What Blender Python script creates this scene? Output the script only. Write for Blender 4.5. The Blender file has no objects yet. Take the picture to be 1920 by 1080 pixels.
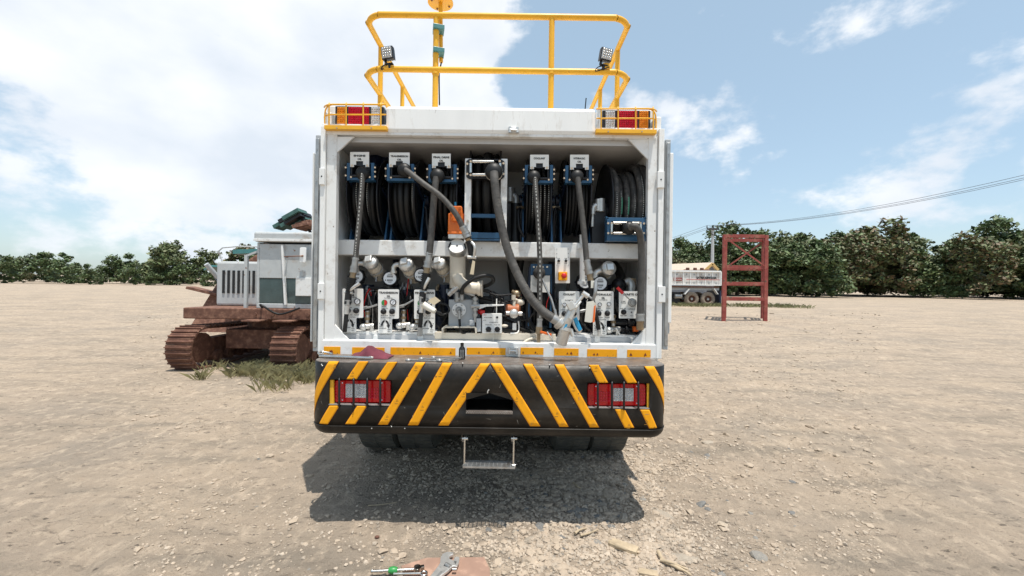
import bpy, bmesh, math, random
import numpy as np
from math import radians as R, sin, cos, pi, sqrt
from mathutils import Vector, Matrix, noise
random.seed(7)
C = bpy.context.scene.collection
sc = bpy.context.scene

# ---------------------------------------------------------------- camera, sky, sun, exposure
F, H, ROLL = 786.0, 1.7, R(0.8)
cam = bpy.data.objects.new('camera', bpy.data.cameras.new('camera'))
C.objects.link(cam); sc.camera = cam
cam.data.sensor_width = 36.0
cam.data.lens = 36.0 * F / 1920.0
cam.data.clip_start = 0.05; cam.data.clip_end = 5000
cam.matrix_world = Matrix.Translation((0, 0, H)) @ Matrix.Rotation(R(90), 4, 'X') @ Matrix.Rotation(ROLL, 4, 'Z')

to_sun = Vector((0.12, -0.20, 1.0)).normalized()
elev = math.asin(to_sun.z); azim = math.atan2(to_sun.x, to_sun.y)
sun = bpy.data.objects.new('sun', bpy.data.lights.new('sun', 'SUN'))
sun.data.energy = 3.6; sun.data.angle = R(0.5); sun.data.color = (1.0, 0.955, 0.88)
sun.rotation_euler = to_sun.to_track_quat('Z', 'Y').to_euler(); C.objects.link(sun)

world = bpy.data.worlds.new('World'); sc.world = world; world.use_nodes = True
nt = world.node_tree; nt.nodes.clear()
def wn(t, **k):
    n = nt.nodes.new(t)
    for a, b in k.items(): setattr(n, a, b)
    return n
L = nt.links.new
sky = wn('ShaderNodeTexSky', sky_type='NISHITA', sun_disc=False, sun_elevation=elev, sun_rotation=azim,
         air_density=1.0, dust_density=1.6, ozone_density=1.0, altitude=50)
bg = wn('ShaderNodeBackground'); bg.inputs[1].default_value = 0.114
hz = wn('ShaderNodeMix', data_type='RGBA'); hz.inputs[0].default_value = 0.36
hz.inputs[7].default_value = (4.3, 5.7, 6.2, 1)
L(sky.outputs[0], hz.inputs[6]); L(hz.outputs[2], bg.inputs[0])
tc = wn('ShaderNodeTexCoord')
def vmath(op, a, b=None):
    n = wn('ShaderNodeVectorMath', operation=op); L(a, n.inputs[0])
    if b is not None:
        n.inputs[1].default_value = b
    return n
def fmath(op, a, b, clamp=False):
    n = wn('ShaderNodeMath', operation=op, use_clamp=clamp)
    for i, q in enumerate((a, b)):
        if isinstance(q, (int, float)): n.inputs[i].default_value = q
        else: L(q, n.inputs[i])
    return n.outputs[0]
st = vmath('MULTIPLY', tc.outputs['Generated'], (1.0, 1.0, 1.7))
n1 = wn('ShaderNodeTexNoise'); n1.inputs['Scale'].default_value = 5.0; n1.inputs['Detail'].default_value = 10; n1.inputs['Roughness'].default_value = 0.58
L(st.outputs[0], n1.inputs['Vector'])
n2 = wn('ShaderNodeTexNoise'); n2.inputs['Scale'].default_value = 4.0; n2.inputs['Detail'].default_value = 6
L(st.outputs[0], n2.inputs['Vector'])
def skydir(px, py):
    return Vector(((px-960)/F, 1, (540-py)/F)).normalized()
dens = fmath('ADD', fmath('MULTIPLY', n1.outputs[0], 1.7), -.37)
for (px, py, rad, amt) in ((620, 150, 24, .34), (740, 70, 12, .20), (850, 175, 7.5, .18), (1020, 110, 6.5, -.20), (965, 160, 4.0, -.22), (960, 20, 3, .10), (570, 330, 9, .12), (250, 60, 20, .2),
                           (1300, 152, 4.6, .19), (1325, 262, 5, .12), (1150, 195, 3.6, .24), (1225, 215, 3.0, .12), (1330, 330, 6, .08), (1150, 60, 16, -.10), (1250, 330, 3, -.05),
                           (1050, 0, 3, .1), (1700, 230, 12, .08)):
    d = vmath('DOT_PRODUCT', tc.outputs['Generated'], tuple(skydir(px, py)))
    mr = wn('ShaderNodeMapRange', interpolation_type='SMOOTHSTEP')
    L(d.outputs['Value'], mr.inputs[0])
    mr.inputs[1].default_value = cos(R(rad*1.35)); mr.inputs[2].default_value = cos(R(rad*0.5))
    mr.inputs[3].default_value = 0; mr.inputs[4].default_value = amt
    dens = fmath('ADD', dens, mr.outputs[0])
cm = wn('ShaderNodeMapRange', interpolation_type='SMOOTHSTEP'); L(dens, cm.inputs[0])
cm.inputs[1].default_value = 0.60; cm.inputs[2].default_value = 0.86; cm.inputs[3].default_value = 0; cm.inputs[4].default_value = 0.93
cr = wn('ShaderNodeMapRange'); L(n2.outputs[0], cr.inputs[0])
cr.inputs[1].default_value = .32; cr.inputs[2].default_value = .62; cr.inputs[3].default_value = .0; cr.inputs[4].default_value = 1
ccol = wn('ShaderNodeMix', data_type='RGBA'); L(cr.outputs[0], ccol.inputs[0])
ccol.inputs[6].default_value = (.70, .76, .84, 1); ccol.inputs[7].default_value = (.93, .95, .98, 1)
bg2 = wn('ShaderNodeBackground'); bg2.inputs[1].default_value = 0.78; L(ccol.outputs[2], bg2.inputs[0])
mx = wn('ShaderNodeMixShader'); L(cm.outputs[0], mx.inputs[0]); L(bg.outputs[0], mx.inputs[1]); L(bg2.outputs[0], mx.inputs[2])
wo = wn('ShaderNodeOutputWorld'); L(mx.outputs[0], wo.inputs[0])

sc.view_settings.view_transform = 'Standard'; sc.view_settings.look = 'None'
sc.view_settings.exposure = 0.55; sc.view_settings.gamma = 1.0; sc.view_settings.use_curve_mapping = False

# ---------------------------------------------------------------- helpers
_c, _s = cos(ROLL), sin(ROLL)
def P(px, py, D):
    """point of the place that stands D metres in front of the camera"""
    dx, dy = px-960, py-540
    return Vector(((dx*_c+dy*_s)*D/F, D, H-(-dx*_s+dy*_c)*D/F))

def cat(pts, seg=6):
    pts = [Vector(p) for p in pts]
    if len(pts) < 3: return pts
    q = [2*pts[0]-pts[1]] + pts + [2*pts[-1]-pts[-2]]
    out = []
    for i in range(1, len(q)-2):
        a, b, c, d = q[i-1], q[i], q[i+1], q[i+2]
        for k in range(seg):
            t = k/seg
            out.append(.5*((2*b)+(c-a)*t+(2*a-5*b+4*c-d)*t*t+(3*b-a-3*c+d)*t**3))
    out.append(pts[-1]); return out

def frame(ax):
    ax = Vector(ax).normalized()
    u = ax.cross(Vector((0, 0, 1)) if abs(ax.z) < .9 else Vector((1, 0, 0))).normalized()
    return u, ax.cross(u).normalized()

WL = {}
class MB:
    def __init__(s): s.v = []; s.f = []; s.m = []; s.s = []
    def add(s, v, f, m=0, smooth=False):
        o = len(s.v); s.v += [tuple(q) for q in v]
        for a in f: s.f.append([i+o for i in a]); s.m.append(m); s.s.append(smooth)
        return s
    def box(s, x0, x1, y0, y1, z0, z1, m=0):
        v = [(x, y, z) for x in (x0, x1) for y in (y0, y1) for z in (z0, z1)]
        return s.add(v, [(0, 1, 3, 2), (4, 6, 7, 5), (0, 4, 5, 1), (2, 3, 7, 6), (0, 2, 6, 4), (1, 5, 7, 3)], m)
    def pbox(s, a, b, c, d, D0, D1, m=0):
        p = P((a+c)/2, (b+d)/2, D0); w = (c-a)/2*D0/F; h = (d-b)/2*D0/F
        return s.box(p.x-w, p.x+w, D0, D1, p.z-h, p.z+h, m)
    def obox(s, c, u, v, w, m=0):
        c, u, v, w = map(Vector, (c, u, v, w))
        q = [c+a*u+b*v+e*w for a in (-1, 1) for b in (-1, 1) for e in (-1, 1)]
        return s.add(q, [(0, 1, 3, 2), (4, 6, 7, 5), (0, 4, 5, 1), (2, 3, 7, 6), (0, 2, 6, 4), (1, 5, 7, 3)], m)
    def bar(s, a, b, w, t, m=0, up=(0, 0, 1)):
        a, b = Vector(a), Vector(b); ax = b-a
        u = ax.cross(Vector(up))
        if u.length < 1e-6: u = ax.cross(Vector((0, 1, 0)))
        u.normalize(); v = u.cross(ax).normalized()
        return s.obox((a+b)/2, ax/2, u*w/2, v*t/2, m)
    def cyl(s, a, b, r, r2=None, n=16, m=0, cap=True, mc=None):
        a, b = Vector(a), Vector(b); r2 = r if r2 is None else r2
        u, w = frame(b-a); v = []
        for p, q in ((a, r), (b, r2)):
            v += [p+(u*cos(2*pi*i/n)+w*sin(2*pi*i/n))*q for i in range(n)]
        s.add(v, [(i, (i+1) % n, n+(i+1) % n, n+i) for i in range(n)], m, True)
        if cap:
            mc = m if mc is None else mc
            s.add(v[:n], [tuple(range(n))], mc); s.add(v[n:], [tuple(range(n))], mc)
        return s
    def tube(s, pts, r, n=8, m=0, seg=6, cap=True):
        pts = cat(pts, seg) if seg else [Vector(p) for p in pts]
        k = len(pts); v = []; u = None
        for i, p in enumerate(pts):
            t = (pts[min(i+1, k-1)]-pts[max(i-1, 0)]).normalized()
            if u is None: u = frame(t)[0]
            u = (u-t*u.dot(t)).normalized(); w = t.cross(u)
            rr = r(i/(k-1)) if callable(r) else r
            v += [p+(u*cos(2*pi*j/n)+w*sin(2*pi*j/n))*rr for j in range(n)]
        s.add(v, [(i*n+j, i*n+(j+1) % n, (i+1)*n+(j+1) % n, (i+1)*n+j) for i in range(k-1) for j in range(n)], m, True)
        if cap:
            s.add(v[:n], [tuple(range(n))], m); s.add(v[-n:], [tuple(range(n))], m)
        return s
    def prism(s, pts, depth, m=0):
        """pts: 3-D outline; depth: extrusion vector"""
        pts = [Vector(p) for p in pts]; d = Vector(depth); n = len(pts)
        v = pts+[p+d for p in pts]
        return s.add(v, [tuple(range(n)), tuple(range(2*n-1, n-1, -1))]+[(i, (i+1) % n, n+(i+1) % n, n+i) for i in range(n)], m)
    def pprism(s, px, D0, D1, m=0):
        return s.prism([P(a, b, D0) for a, b in px], (0, D1-D0, 0), m)
    def lathe(s, prof, o, ax, n=24, m=0, smooth=True):
        o = Vector(o); ax = Vector(ax).normalized(); u, w = frame(ax); k = len(prof); v = []
        for r, h in prof:
            v += [o+ax*h+(u*cos(2*pi*i/n)+w*sin(2*pi*i/n))*r for i in range(n)]
        return s.add(v, [(i*n+j, i*n+(j+1) % n, (i+1)*n+(j+1) % n, (i+1)*n+j) for i in range(k-1) for j in range(n)], m, smooth)
    def ball(s, c, r, n=14, k=8, m=0, sc_=(1, 1, 1)):
        c = Vector(c); v = []
        for i in range(k+1):
            a = pi*i/k
            v += [c+Vector((sin(a)*cos(2*pi*j/n)*sc_[0], sin(a)*sin(2*pi*j/n)*sc_[1], cos(a)*sc_[2]))*r for j in range(n)]
        return s.add(v, [(i*n+j, i*n+(j+1) % n, (i+1)*n+(j+1) % n, (i+1)*n+j) for i in range(k) for j in range(n)], m, True)
    def ring(s, c, ax, R_, r, n=32, k=8, m=0, wob=0):
        c = Vector(c); ax = Vector(ax).normalized(); u, w = frame(ax); v = []
        ph = random.random()*6
        for i in range(n):
            a = 2*pi*i/n; e = u*cos(a)+w*sin(a)
            o = ax*wob*sin(a+ph)
            RR = R_+wob*.4*sin(2*a+ph)
            v += [c+o+e*(RR+r*cos(2*pi*j/k))+ax*r*sin(2*pi*j/k) for j in range(k)]
        return s.add(v, [(i*k+j, i*k+(j+1) % k, ((i+1) % n)*k+(j+1) % k, ((i+1) % n)*k+j) for i in range(n) for j in range(k)], m, True)
    def build(s, name, mats, parent=None, bevel=0, base=None, seg=2):
        if not isinstance(mats, (list, tuple)): mats = [mats]
        V = np.array(s.v, dtype=float); lo, hi = V.min(0), V.max(0)
        o = Vector(base) if base is not None else Vector(((lo[0]+hi[0])/2, (lo[1]+hi[1])/2, lo[2]))
        me = bpy.data.meshes.new(name)
        me.from_pydata((V-np.array(o)).tolist(), [], s.f)
        for q in mats: me.materials.append(q)
        me.polygons.foreach_set('material_index', s.m); me.polygons.foreach_set('use_smooth', s.s)
        bm = bmesh.new(); bm.from_mesh(me); bmesh.ops.recalc_face_normals(bm, faces=bm.faces); bm.to_mesh(me); bm.free()
        return link(name, me, o, parent, bevel, seg)

def link(name, me, o, parent=None, bevel=0, seg=2):
    ob = bpy.data.objects.new(name, me); C.objects.link(ob); WL[ob] = Vector(o)
    if parent is not None:
        ob.parent = parent; ob.location = Vector(o)-WL[parent]
    else: ob.location = o
    if bevel:
        b = ob.modifiers.new('bevel', 'BEVEL'); b.width = bevel; b.segments = seg; b.limit_method = 'ANGLE'; b.angle_limit = R(50)
        b.harden_normals = False
    return ob
def thing(name, loc, label, cat_, group=None):
    o = link(name, None, loc); return tag(o, label, cat_, group)
def tag(o, label, cat_, group=None):
    o['label'] = label; o['category'] = cat_
    if group: o['group'] = group
    return o
def struct(o, kind='structure'): o['kind'] = kind; return o
def dup(root, loc, rotz=0, scale=1, label=None):
    r = root.copy(); C.objects.link(r); r.location = loc; r.rotation_euler = (0, 0, rotz); r.scale = (scale,)*3
    if label: r['label'] = label
    for ch in list(root.children):
        c = ch.copy(); C.objects.link(c); c.parent = r
    return r

def text(s, ctr, w, h, m, parent, name='lettering', bold=0.0, dirx=(1, 0, 0), diry=(0, 0, 1), thick=.0015):
    cu = bpy.data.curves.new('t', 'FONT'); cu.body = s; cu.align_x = 'CENTER'; cu.offset = bold; cu.resolution_u = 2
    ob = bpy.data.objects.new('t', cu); C.objects.link(ob)
    dg = bpy.context.evaluated_depsgraph_get()
    me = bpy.data.meshes.new_from_object(ob.evaluated_get(dg))
    bpy.data.objects.remove(ob)
    n = len(me.vertices); co = np.zeros(n*3); me.vertices.foreach_get('co', co); co = co.reshape(-1, 3)
    lo, hi = co.min(0), co.max(0); e = hi-lo
    k = (co-(lo+hi)/2)/np.maximum(e, 1e-6)
    X = np.array(dirx); Y = np.array(diry)
    out = k[:, :1]*w*X+k[:, 1:2]*h*Y
    me.vertices.foreach_set('co', out.ravel()); me.update()
    me.materials.clear(); me.materials.append(m); me.name = name
    return link(name, me, Vector(ctr), parent)
def ptext(s, px, py, w, h, D, m, parent, name='lettering', bold=0.025):
    return text(s, P(px, py, D), w*D/F, h*D/F, m, parent, name, bold)

def round_poly(pts, r, n=4):
    out = []; k = len(pts)
    for i in range(k):
        a, b, c = (Vector((*pts[j % k], 0)) for j in (i-1, i, i+1))
        u = (a-b); v = (c-b); q = min(r, u.length*.45, v.length*.45); u.normalize(); v.normalize()
        p0, p1 = b+u*q, b+v*q
        for j in range(n+1):
            t = j/n; p = (1-t)**2*p0+2*t*(1-t)*b+t*t*p1; out.append((p.x, p.y))
    return out

# ---------------------------------------------------------------- materials
MATS = {}
def mat(name, col, rough=.5, metal=0., var=.12, scale=6., dirt=None, damt=.45, dscale=4., stretch=(1, 1, 1), bump=0., bscale=80., spec=.5,
        speck=None, samt=.62, sscale=40., emit=0):
    m = bpy.data.materials.new(name); m.use_nodes = True; t = m.node_tree; N = t.nodes; K = t.links.new
    b = N['Principled BSDF']; b.inputs['Roughness'].default_value = rough; b.inputs['Metallic'].default_value = metal
    b.inputs['Specular IOR Level'].default_value = spec
    tcn = N.new('ShaderNodeTexCoord'); mp = N.new('ShaderNodeMapping'); mp.inputs['Scale'].default_value = stretch
    K(tcn.outputs['Object'], mp.inputs[0])
    def nz(s, det=5, ro=.6):
        q = N.new('ShaderNodeTexNoise'); q.inputs['Scale'].default_value = s; q.inputs['Detail'].default_value = det; q.inputs['Roughness'].default_value = ro
        K(mp.outputs[0], q.inputs['Vector']); return q.outputs[0]
    def ramp(src, lo, hi):
        q = N.new('ShaderNodeMapRange'); K(src, q.inputs[0]); q.inputs[1].default_value = lo; q.inputs[2].default_value = hi; return q.outputs[0]
    def mixc(fac, a, c):
        q = N.new('ShaderNodeMix'); q.data_type = 'RGBA'; K(fac, q.inputs[0])
        for i, z in ((6, a), (7, c)):
            if isinstance(z, tuple): q.inputs[i].default_value = (*z, 1)
            else: K(z, q.inputs[i])
        return q.outputs[2]
    lo = tuple(max(0, x*(1-var)) for x in col); hi = tuple(min(1, x*(1+var)) for x in col)
    c = mixc(ramp(nz(scale), .3, .7), lo, hi)
    if dirt: c = mixc(ramp(nz(dscale, 9, .68), damt, damt+.22), c, dirt)
    if speck: c = mixc(ramp(nz(sscale, 3, .5), samt, samt+.05), c, speck)
    K(c, b.inputs['Base Color'])
    rv = N.new('ShaderNodeMapRange'); K(nz(scale*2.3), rv.inputs[0]); rv.inputs[3].default_value = max(.02, rough-.12); rv.inputs[4].default_value = min(1, rough+.15)
    K(rv.outputs[0], b.inputs['Roughness'])
    if bump:
        bp = N.new('ShaderNodeBump'); bp.inputs['Strength'].default_value = 1; bp.inputs['Distance'].default_value = bump
        K(nz(bscale, 4), bp.inputs['Height']); K(bp.outputs[0], b.inputs['Normal'])
    MATS[name] = m; return m
white = mat('white_paint', (.83, .83, .81), .38, var=.04, scale=3, dirt=(.55, .51, .45), damt=.55, dscale=6, stretch=(2.2, 2.2, .5), speck=(.25, .2, .16), samt=.74, sscale=30)
white2 = mat('white_paint_dirty', (.77, .77, .75), .45, var=.06, scale=4, dirt=(.44, .38, .31), damt=.52, dscale=6, speck=(.2, .15, .1), samt=.70, sscale=26)
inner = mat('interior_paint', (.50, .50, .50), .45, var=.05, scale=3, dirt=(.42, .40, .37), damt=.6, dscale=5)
cream = mat('cream_paint', (.62, .56, .46), .45, var=.06, dirt=(.36, .28, .2), damt=.58, dscale=9)
greyp = mat('grey_paint', (.42, .44, .45), .45, var=.06, dirt=(.28, .25, .22), damt=.6)
yellow = mat('yellow_paint', (.82, .43, .03), .4, spec=.35, var=.08, dirt=(.42, .22, .06), damt=.64, dscale=14, speck=(.25, .12, .05), samt=.73, sscale=50)
tape = mat('yellow_tape', (.86, .365, .008), .5, spec=.25, var=.10, scale=9, dirt=(.52, .25, .03), damt=.56, dscale=14, speck=(.20, .11, .03), samt=.68, sscale=38)
redtape = mat('red_tape_edge', (.16, .02, .012), .5)
blackp = mat('black_bumper_paint', (.011, .0095, .008), .42, var=.35, scale=5, spec=.3, dirt=(.038, .031, .024), damt=.48, dscale=3.2, speck=(.16, .14, .115), samt=.73, sscale=26, bump=.002, bscale=7)
worn = mat('worn_tread_steel', (.17, .14, .12), .42, .35, var=.3, scale=10, dirt=(.33, .30, .27), damt=.5, dscale=7)
rubber = mat('black_rubber', (.012, .012, .012), .5, var=.3, spec=.35, dirt=(.035, .032, .03), damt=.62)
rubber2 = mat('dusty_rubber', (.035, .033, .031), .68, var=.35, scale=14, dirt=(.14, .125, .11), damt=.5, dscale=16, bump=.001, bscale=60)
hosem = mat('grey_hose', (.072, .067, .061), .62, var=.4, scale=18, dirt=(.17, .15, .125), damt=.54, dscale=22, bump=.001, bscale=90)
tyre_m = mat('tyre_rubber', (.085, .085, .075), .8, var=.25, dirt=(.16, .14, .11), damt=.52, dscale=6)
dusttyre = mat('dusty_tyre', (.24, .19, .145), .9, var=.2, dirt=(.36, .29, .22), damt=.5)
blue = mat('blue_steel', (.022, .085, .17), .38, .1, var=.2, dirt=(.05, .07, .09), damt=.62)
navy = mat('navy_steel', (.010, .018, .045), .35, .1, var=.3)
black = mat('black_steel', (.014, .014, .016), .4, .2, var=.3)
chrome = mat('bright_steel', (.62, .60, .56), .24, 1.0, var=.12, scale=20, dirt=(.34, .29, .22), damt=.58, dscale=14)
alu = mat('cast_aluminium', (.66, .65, .62), .42, .75, var=.1, scale=20, dirt=(.32, .29, .25), damt=.57, dscale=18, bump=.0006, bscale=120)
steel = mat('galvanised_steel', (.40, .40, .39), .42, .7, var=.15, scale=16, dirt=(.24, .2, .16), damt=.55, dscale=12)
brass = mat('brass', (.33, .25, .16), .42, .7, var=.2, scale=20, dirt=(.2, .12, .07), damt=.55, dscale=16)
oldorange = mat('worn_orange_paint', (.42, .12, .035), .55, var=.25, scale=14, dirt=(.16, .08, .05), damt=.5, dscale=16)
orange = mat('orange_paint', (.75, .17, .015), .42, var=.12, dirt=(.4, .1, .03), damt=.6, dscale=12)
redp = mat('red_plastic', (.62, .02, .02), .25, var=.1)
redlens = mat('red_lens', (.50, .006, .008), .12, var=.2, scale=24)
redlens2 = mat('crimson_lens', (.52, .012, .035), .15, var=.25, scale=40)
amber = mat('amber_lens', (.72, .27, .02), .15, var=.25, scale=40)
clear = mat('clear_lens', (.62, .63, .64), .14, .25, var=.3, scale=60)
plate = mat('plate_white', (.80, .79, .75), .45, var=.03, dirt=(.5, .45, .38), damt=.64, dscale=12)
ink = mat('black_print', (.02, .02, .02), .6)
redink = mat('red_print', (.5, .05, .05), .6)
dial = mat('white_dial', (.82, .83, .84), .3, var=.02)
green = mat('green_paint', (.03, .25, .06), .4)
teal = mat('teal_clamp', (.06, .20, .20), .4)
kraft = mat('kraft_paper', (.62, .52, .36), .75, var=.08, dirt=(.4, .27, .15), damt=.55, dscale=20)
paper = mat('stained_paper', (.72, .69, .6), .75, var=.05, dirt=(.4, .32, .22), damt=.55, dscale=18)
bluepl = mat('blue_plastic', (.02, .30, .55), .35, var=.15)
orangecap = mat('orange_plastic', (.85, .16, .02), .35)
maroon = mat('maroon_cloth', (.14, .03, .045), .95, var=.3, scale=12, bump=.002, bscale=160)
rust = mat('rusty_steel', (.16, .075, .05), .85, .1, var=.35, scale=9, dirt=(.30, .17, .11), damt=.5, dscale=9, bump=.003, bscale=30)
oldgrey = mat('old_grey_paint', (.47, .49, .49), .6, var=.08, dirt=(.30, .23, .17), damt=.55, dscale=3, speck=(.2, .1, .06), samt=.68, sscale=9)
redsteel = mat('faded_red_steel', (.27, .05, .04), .7, var=.3, scale=3, dirt=(.30, .13, .09), damt=.48, dscale=3, speck=(.12, .06, .04), samt=.62, sscale=8)
glass = mat('dark_glass', (.06, .09, .09), .08, var=.2)
wood = mat('dry_wood', (.42, .33, .22), .85, var=.25, scale=12, stretch=(1, 1, 1), bump=.003, bscale=60)
board = mat('pink_brown_board', (.30, .185, .135), .8, var=.12, scale=9, dirt=(.5, .32, .23), damt=.5, dscale=10)
stonem = [mat('stone_grey', (.26, .245, .22), .88, var=.25, scale=10, dirt=(.36, .30, .23), damt=.48, dscale=9, bump=.004, bscale=40),
          mat('stone_tan', (.38, .32, .25), .9, var=.2, scale=10, dirt=(.27, .24, .2), damt=.5, dscale=9, bump=.004, bscale=40),
          mat('stone_slate', (.17, .17, .165), .85, var=.25, scale=10, dirt=(.32, .27, .21), damt=.5, dscale=9, bump=.004, bscale=40)]
gravelm = mat('gravel', (.36, .30, .235), .9, var=.45, scale=9, dirt=(.50, .40, .30), damt=.46, dscale=22)
roofm = mat('cream_roof_sheet', (.62, .50, .40), .6, var=.06)
wallm = mat('shed_wall', (.20, .21, .23), .7)
timber = mat('ochre_timber', (.55, .36, .14), .6)
concrete = mat('concrete_pole', (.46, .47, .47), .8, var=.1)
bark = mat('bark', (.10, .08, .06), .9, var=.3)
leafs = [mat('leaf_dark', (.058, .095, .036), .6, var=.6, scale=.9), mat('leaf_mid', (.095, .138, .050), .6, var=.6, scale=.9),
         mat('leaf_olive', (.125, .140, .06), .6, var=.55, scale=.9), mat('leaf_brown', (.15, .105, .055), .65, var=.5, scale=.9)]
grassm = mat('dry_grass', (.25, .225, .11), .85, var=.6, scale=5, dirt=(.19, .185, .08), damt=.5, dscale=3)
weedm = mat('green_weed', (.17, .17, .075), .8, var=.4, scale=3)
insulator = mat('insulator_dark', (.05, .045, .045), .4)

# ---------------------------------------------------------------- ground
def gz(x, y):
    z = 0.56*min(1, max(0, (y-9)/23))**1.0 if y > 9 else 0
    z += max(0, (y-45)/60)*1.2 if y > 45 else 0
    v = Vector((x, y, 0))
    z += .035*noise.noise(v*.45)+.020*noise.noise(v*1.3+Vector((7, 3, 1)))
    if -8 < x < 8 and y < 14:
        k_ = .6+.8*max(0, noise.noise(v*.8+Vector((3, 9, 2)))+.3)
        z += k_*(.022*noise.noise(v*2.7)+.014*noise.noise(v*6.1)+.014*abs(noise.noise(v*12.))+.006*noise.noise(v*24.))
        if x > .6: z += .016*noise.noise(Vector((x*.7, y*4.2, 5)))*min(1, (x-.6))
        # wheel tracks pressed into the dirt on the left of the yard
    for c in (-1.75, -2.7, 1.9, 3.1):
            d = (x-c-.12*sin(y*.5))/.22
            if abs(d) < 1: z -= (.03*(1-d*d)**2-.007*sin(y*30+abs(x-c)*26)*(1-d*d))*min(1, max(0, .4+noise.noise(Vector((x*.3, y*.6, 2)))))
    return z
def axis(lo, dl, dh, hi, step, g):
    a = list(np.arange(dl, dh, step)); s = step; q = dh
    while q < hi: a.append(q); s *= g; q += s
    s = step; q = dl-step
    while q > lo: a.insert(0, q); s *= g; q -= s
    return a
xs = axis(-900, -4.5, 4.5, 900, .035, 1.12); ys = axis(-60, 1.6, 7.0, 1600, .035, 1.07)
gv = [(x, y, gz(x, y)) for y in ys for x in xs]; nx = len(xs)
me = bpy.data.meshes.new('ground')
me.from_pydata(gv, [], [(j*nx+i, j*nx+i+1, (j+1)*nx+i+1, (j+1)*nx+i) for j in range(len(ys)-1) for i in range(nx-1)])
me.polygons.foreach_set('use_smooth', [True]*len(me.polygons))
ground = struct(link('ground', me, (0, 0, 0)))
def ground_material():
    m = bpy.data.materials.new('dirt'); m.use_nodes = True; t = m.node_tree; N = t.nodes; K = t.links.new
    b = N['Principled BSDF']; b.inputs['Roughness'].default_value = .95; b.inputs['Specular IOR Level'].default_value = .2
    tcn = N.new('ShaderNodeTexCoord')
    def nz(s, det=6, ro=.6, off=(0, 0, 0), st=(1, 1, 1)):
        mp = N.new('ShaderNodeMapping'); mp.inputs['Location'].default_value = off; mp.inputs['Scale'].default_value = st; K(tcn.outputs['Object'], mp.inputs[0])
        q = N.new('ShaderNodeTexNoise'); q.inputs['Scale'].default_value = s; q.inputs['Detail'].default_value = det; q.inputs['Roughness'].default_value = ro
        K(mp.outputs[0], q.inputs['Vector']); return q.outputs[0]
    def ramp(src, lo, hi, a=0, c=1):
        q = N.new('ShaderNodeMapRange'); K(src, q.inputs[0]); q.inputs[1].default_value = lo; q.inputs[2].default_value = hi
        q.inputs[3].default_value = a; q.inputs[4].default_value = c; return q.outputs[0]
    def mixc(f, a, c):
        q = N.new('ShaderNodeMix'); q.data_type = 'RGBA'; K(f, q.inputs[0])
        for i, z in ((6, a), (7, c)):
            if isinstance(z, tuple): q.inputs[i].default_value = (*z, 1)
            else: K(z, q.inputs[i])
        return q.outputs[2]
    c = mixc(ramp(nz(.7), .35, .65), (.43, .34, .252), (.365, .293, .225))
    c = mixc(ramp(nz(2.6, 8, .65, (3, 1, 0)), .50, .70), c, (.37, .30, .232))
    c = mixc(ramp(nz(1.1, 6, .6, (13, 4, 0), (.45, 2.2, 1)), .47, .66), c, (.27, .225, .175))
    c = mixc(ramp(nz(.45, 5, .6, (1, 14, 0)), .50, .66), c, (.30, .25, .198))
    c = mixc(ramp(nz(9, 8, .7, (1, 8, 0), (1, .6, 1)), .50, .68), c, (.53, .425, .32))
    c = mixc(ramp(nz(34, 5, .6, (4, 2, 0)), .62, .74), c, (.31, .25, .19))
    c = mixc(ramp(nz(120, 3, .6, (4, 2, 0)), .62, .70), c, (.19, .16, .13))
    c = mixc(ramp(nz(5.5, 8, .8, (2, 5, 0), (.6, 1.6, 1)), .56, .64), c, (.22, .18, .14))
    c = mixc(ramp(nz(13, 5, .7, (8, 1, 0), (.7, 1.3, 1)), .60, .66), c, (.15, .122, .095))
    K(c, b.inputs['Base Color'])
    vo = N.new('ShaderNodeTexVoronoi'); vo.feature = 'DISTANCE_TO_EDGE'; vo.inputs['Scale'].default_value = 9
    wv = N.new('ShaderNodeMix'); wv.data_type = 'VECTOR'; wv.inputs[0].default_value = .12
    K(tcn.outputs['Object'], wv.inputs[4]); nn = N.new('ShaderNodeTexNoise'); nn.inputs['Scale'].default_value = 6; K(tcn.outputs['Object'], nn.inputs[0]); K(nn.outputs['Color'], wv.inputs[5])
    K(wv.outputs[1], vo.inputs['Vector'])
    crack = ramp(vo.outputs['Distance'], 0, .05)
    gate = ramp(nz(.9, 3, .5, (9, 9, 0)), .48, .60)
    h1 = nz(14, 10, .72); h2 = nz(70, 6, .7)
    def ma(op, a, c_):
        q = N.new('ShaderNodeMath'); q.operation = op
        for i, z in enumerate((a, c_)):
            if isinstance(z, (int, float)): q.inputs[i].default_value = z
            else: K(z, q.inputs[i])
        return q.outputs[0]
    hh = ma('ADD', ma('MULTIPLY', h1, 1.25), ma('MULTIPLY', h2, .4)); hh = ma('ADD', hh, ma('MULTIPLY', nz(4.5, 8, .65, (6, 6, 0)), 1.2))
    hh = ma('ADD', hh, ma('MULTIPLY', ma('MULTIPLY', crack, gate), .25))
    bp = N.new('ShaderNodeBump'); bp.inputs['Strength'].default_value = 1; bp.inputs['Distance'].default_value = .032
    K(hh, bp.inputs['Height']); K(bp.outputs[0], b.inputs['Normal'])
    return m
me.materials.append(ground_material())
def G(px, py, up=0.):
    """where the ground lies under a given direction (flat yard near the truck)"""
    d = P(px, py, 1)-Vector((0, 0, H)); t = H/-d.z
    for _ in range(6):
        x, y = d.x*t, d.y*t; t = (H-gz(x, y)-up)/-d.z
    return Vector((d.x*t, d.y*t, gz(d.x*t, d.y*t)+up))

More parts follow.
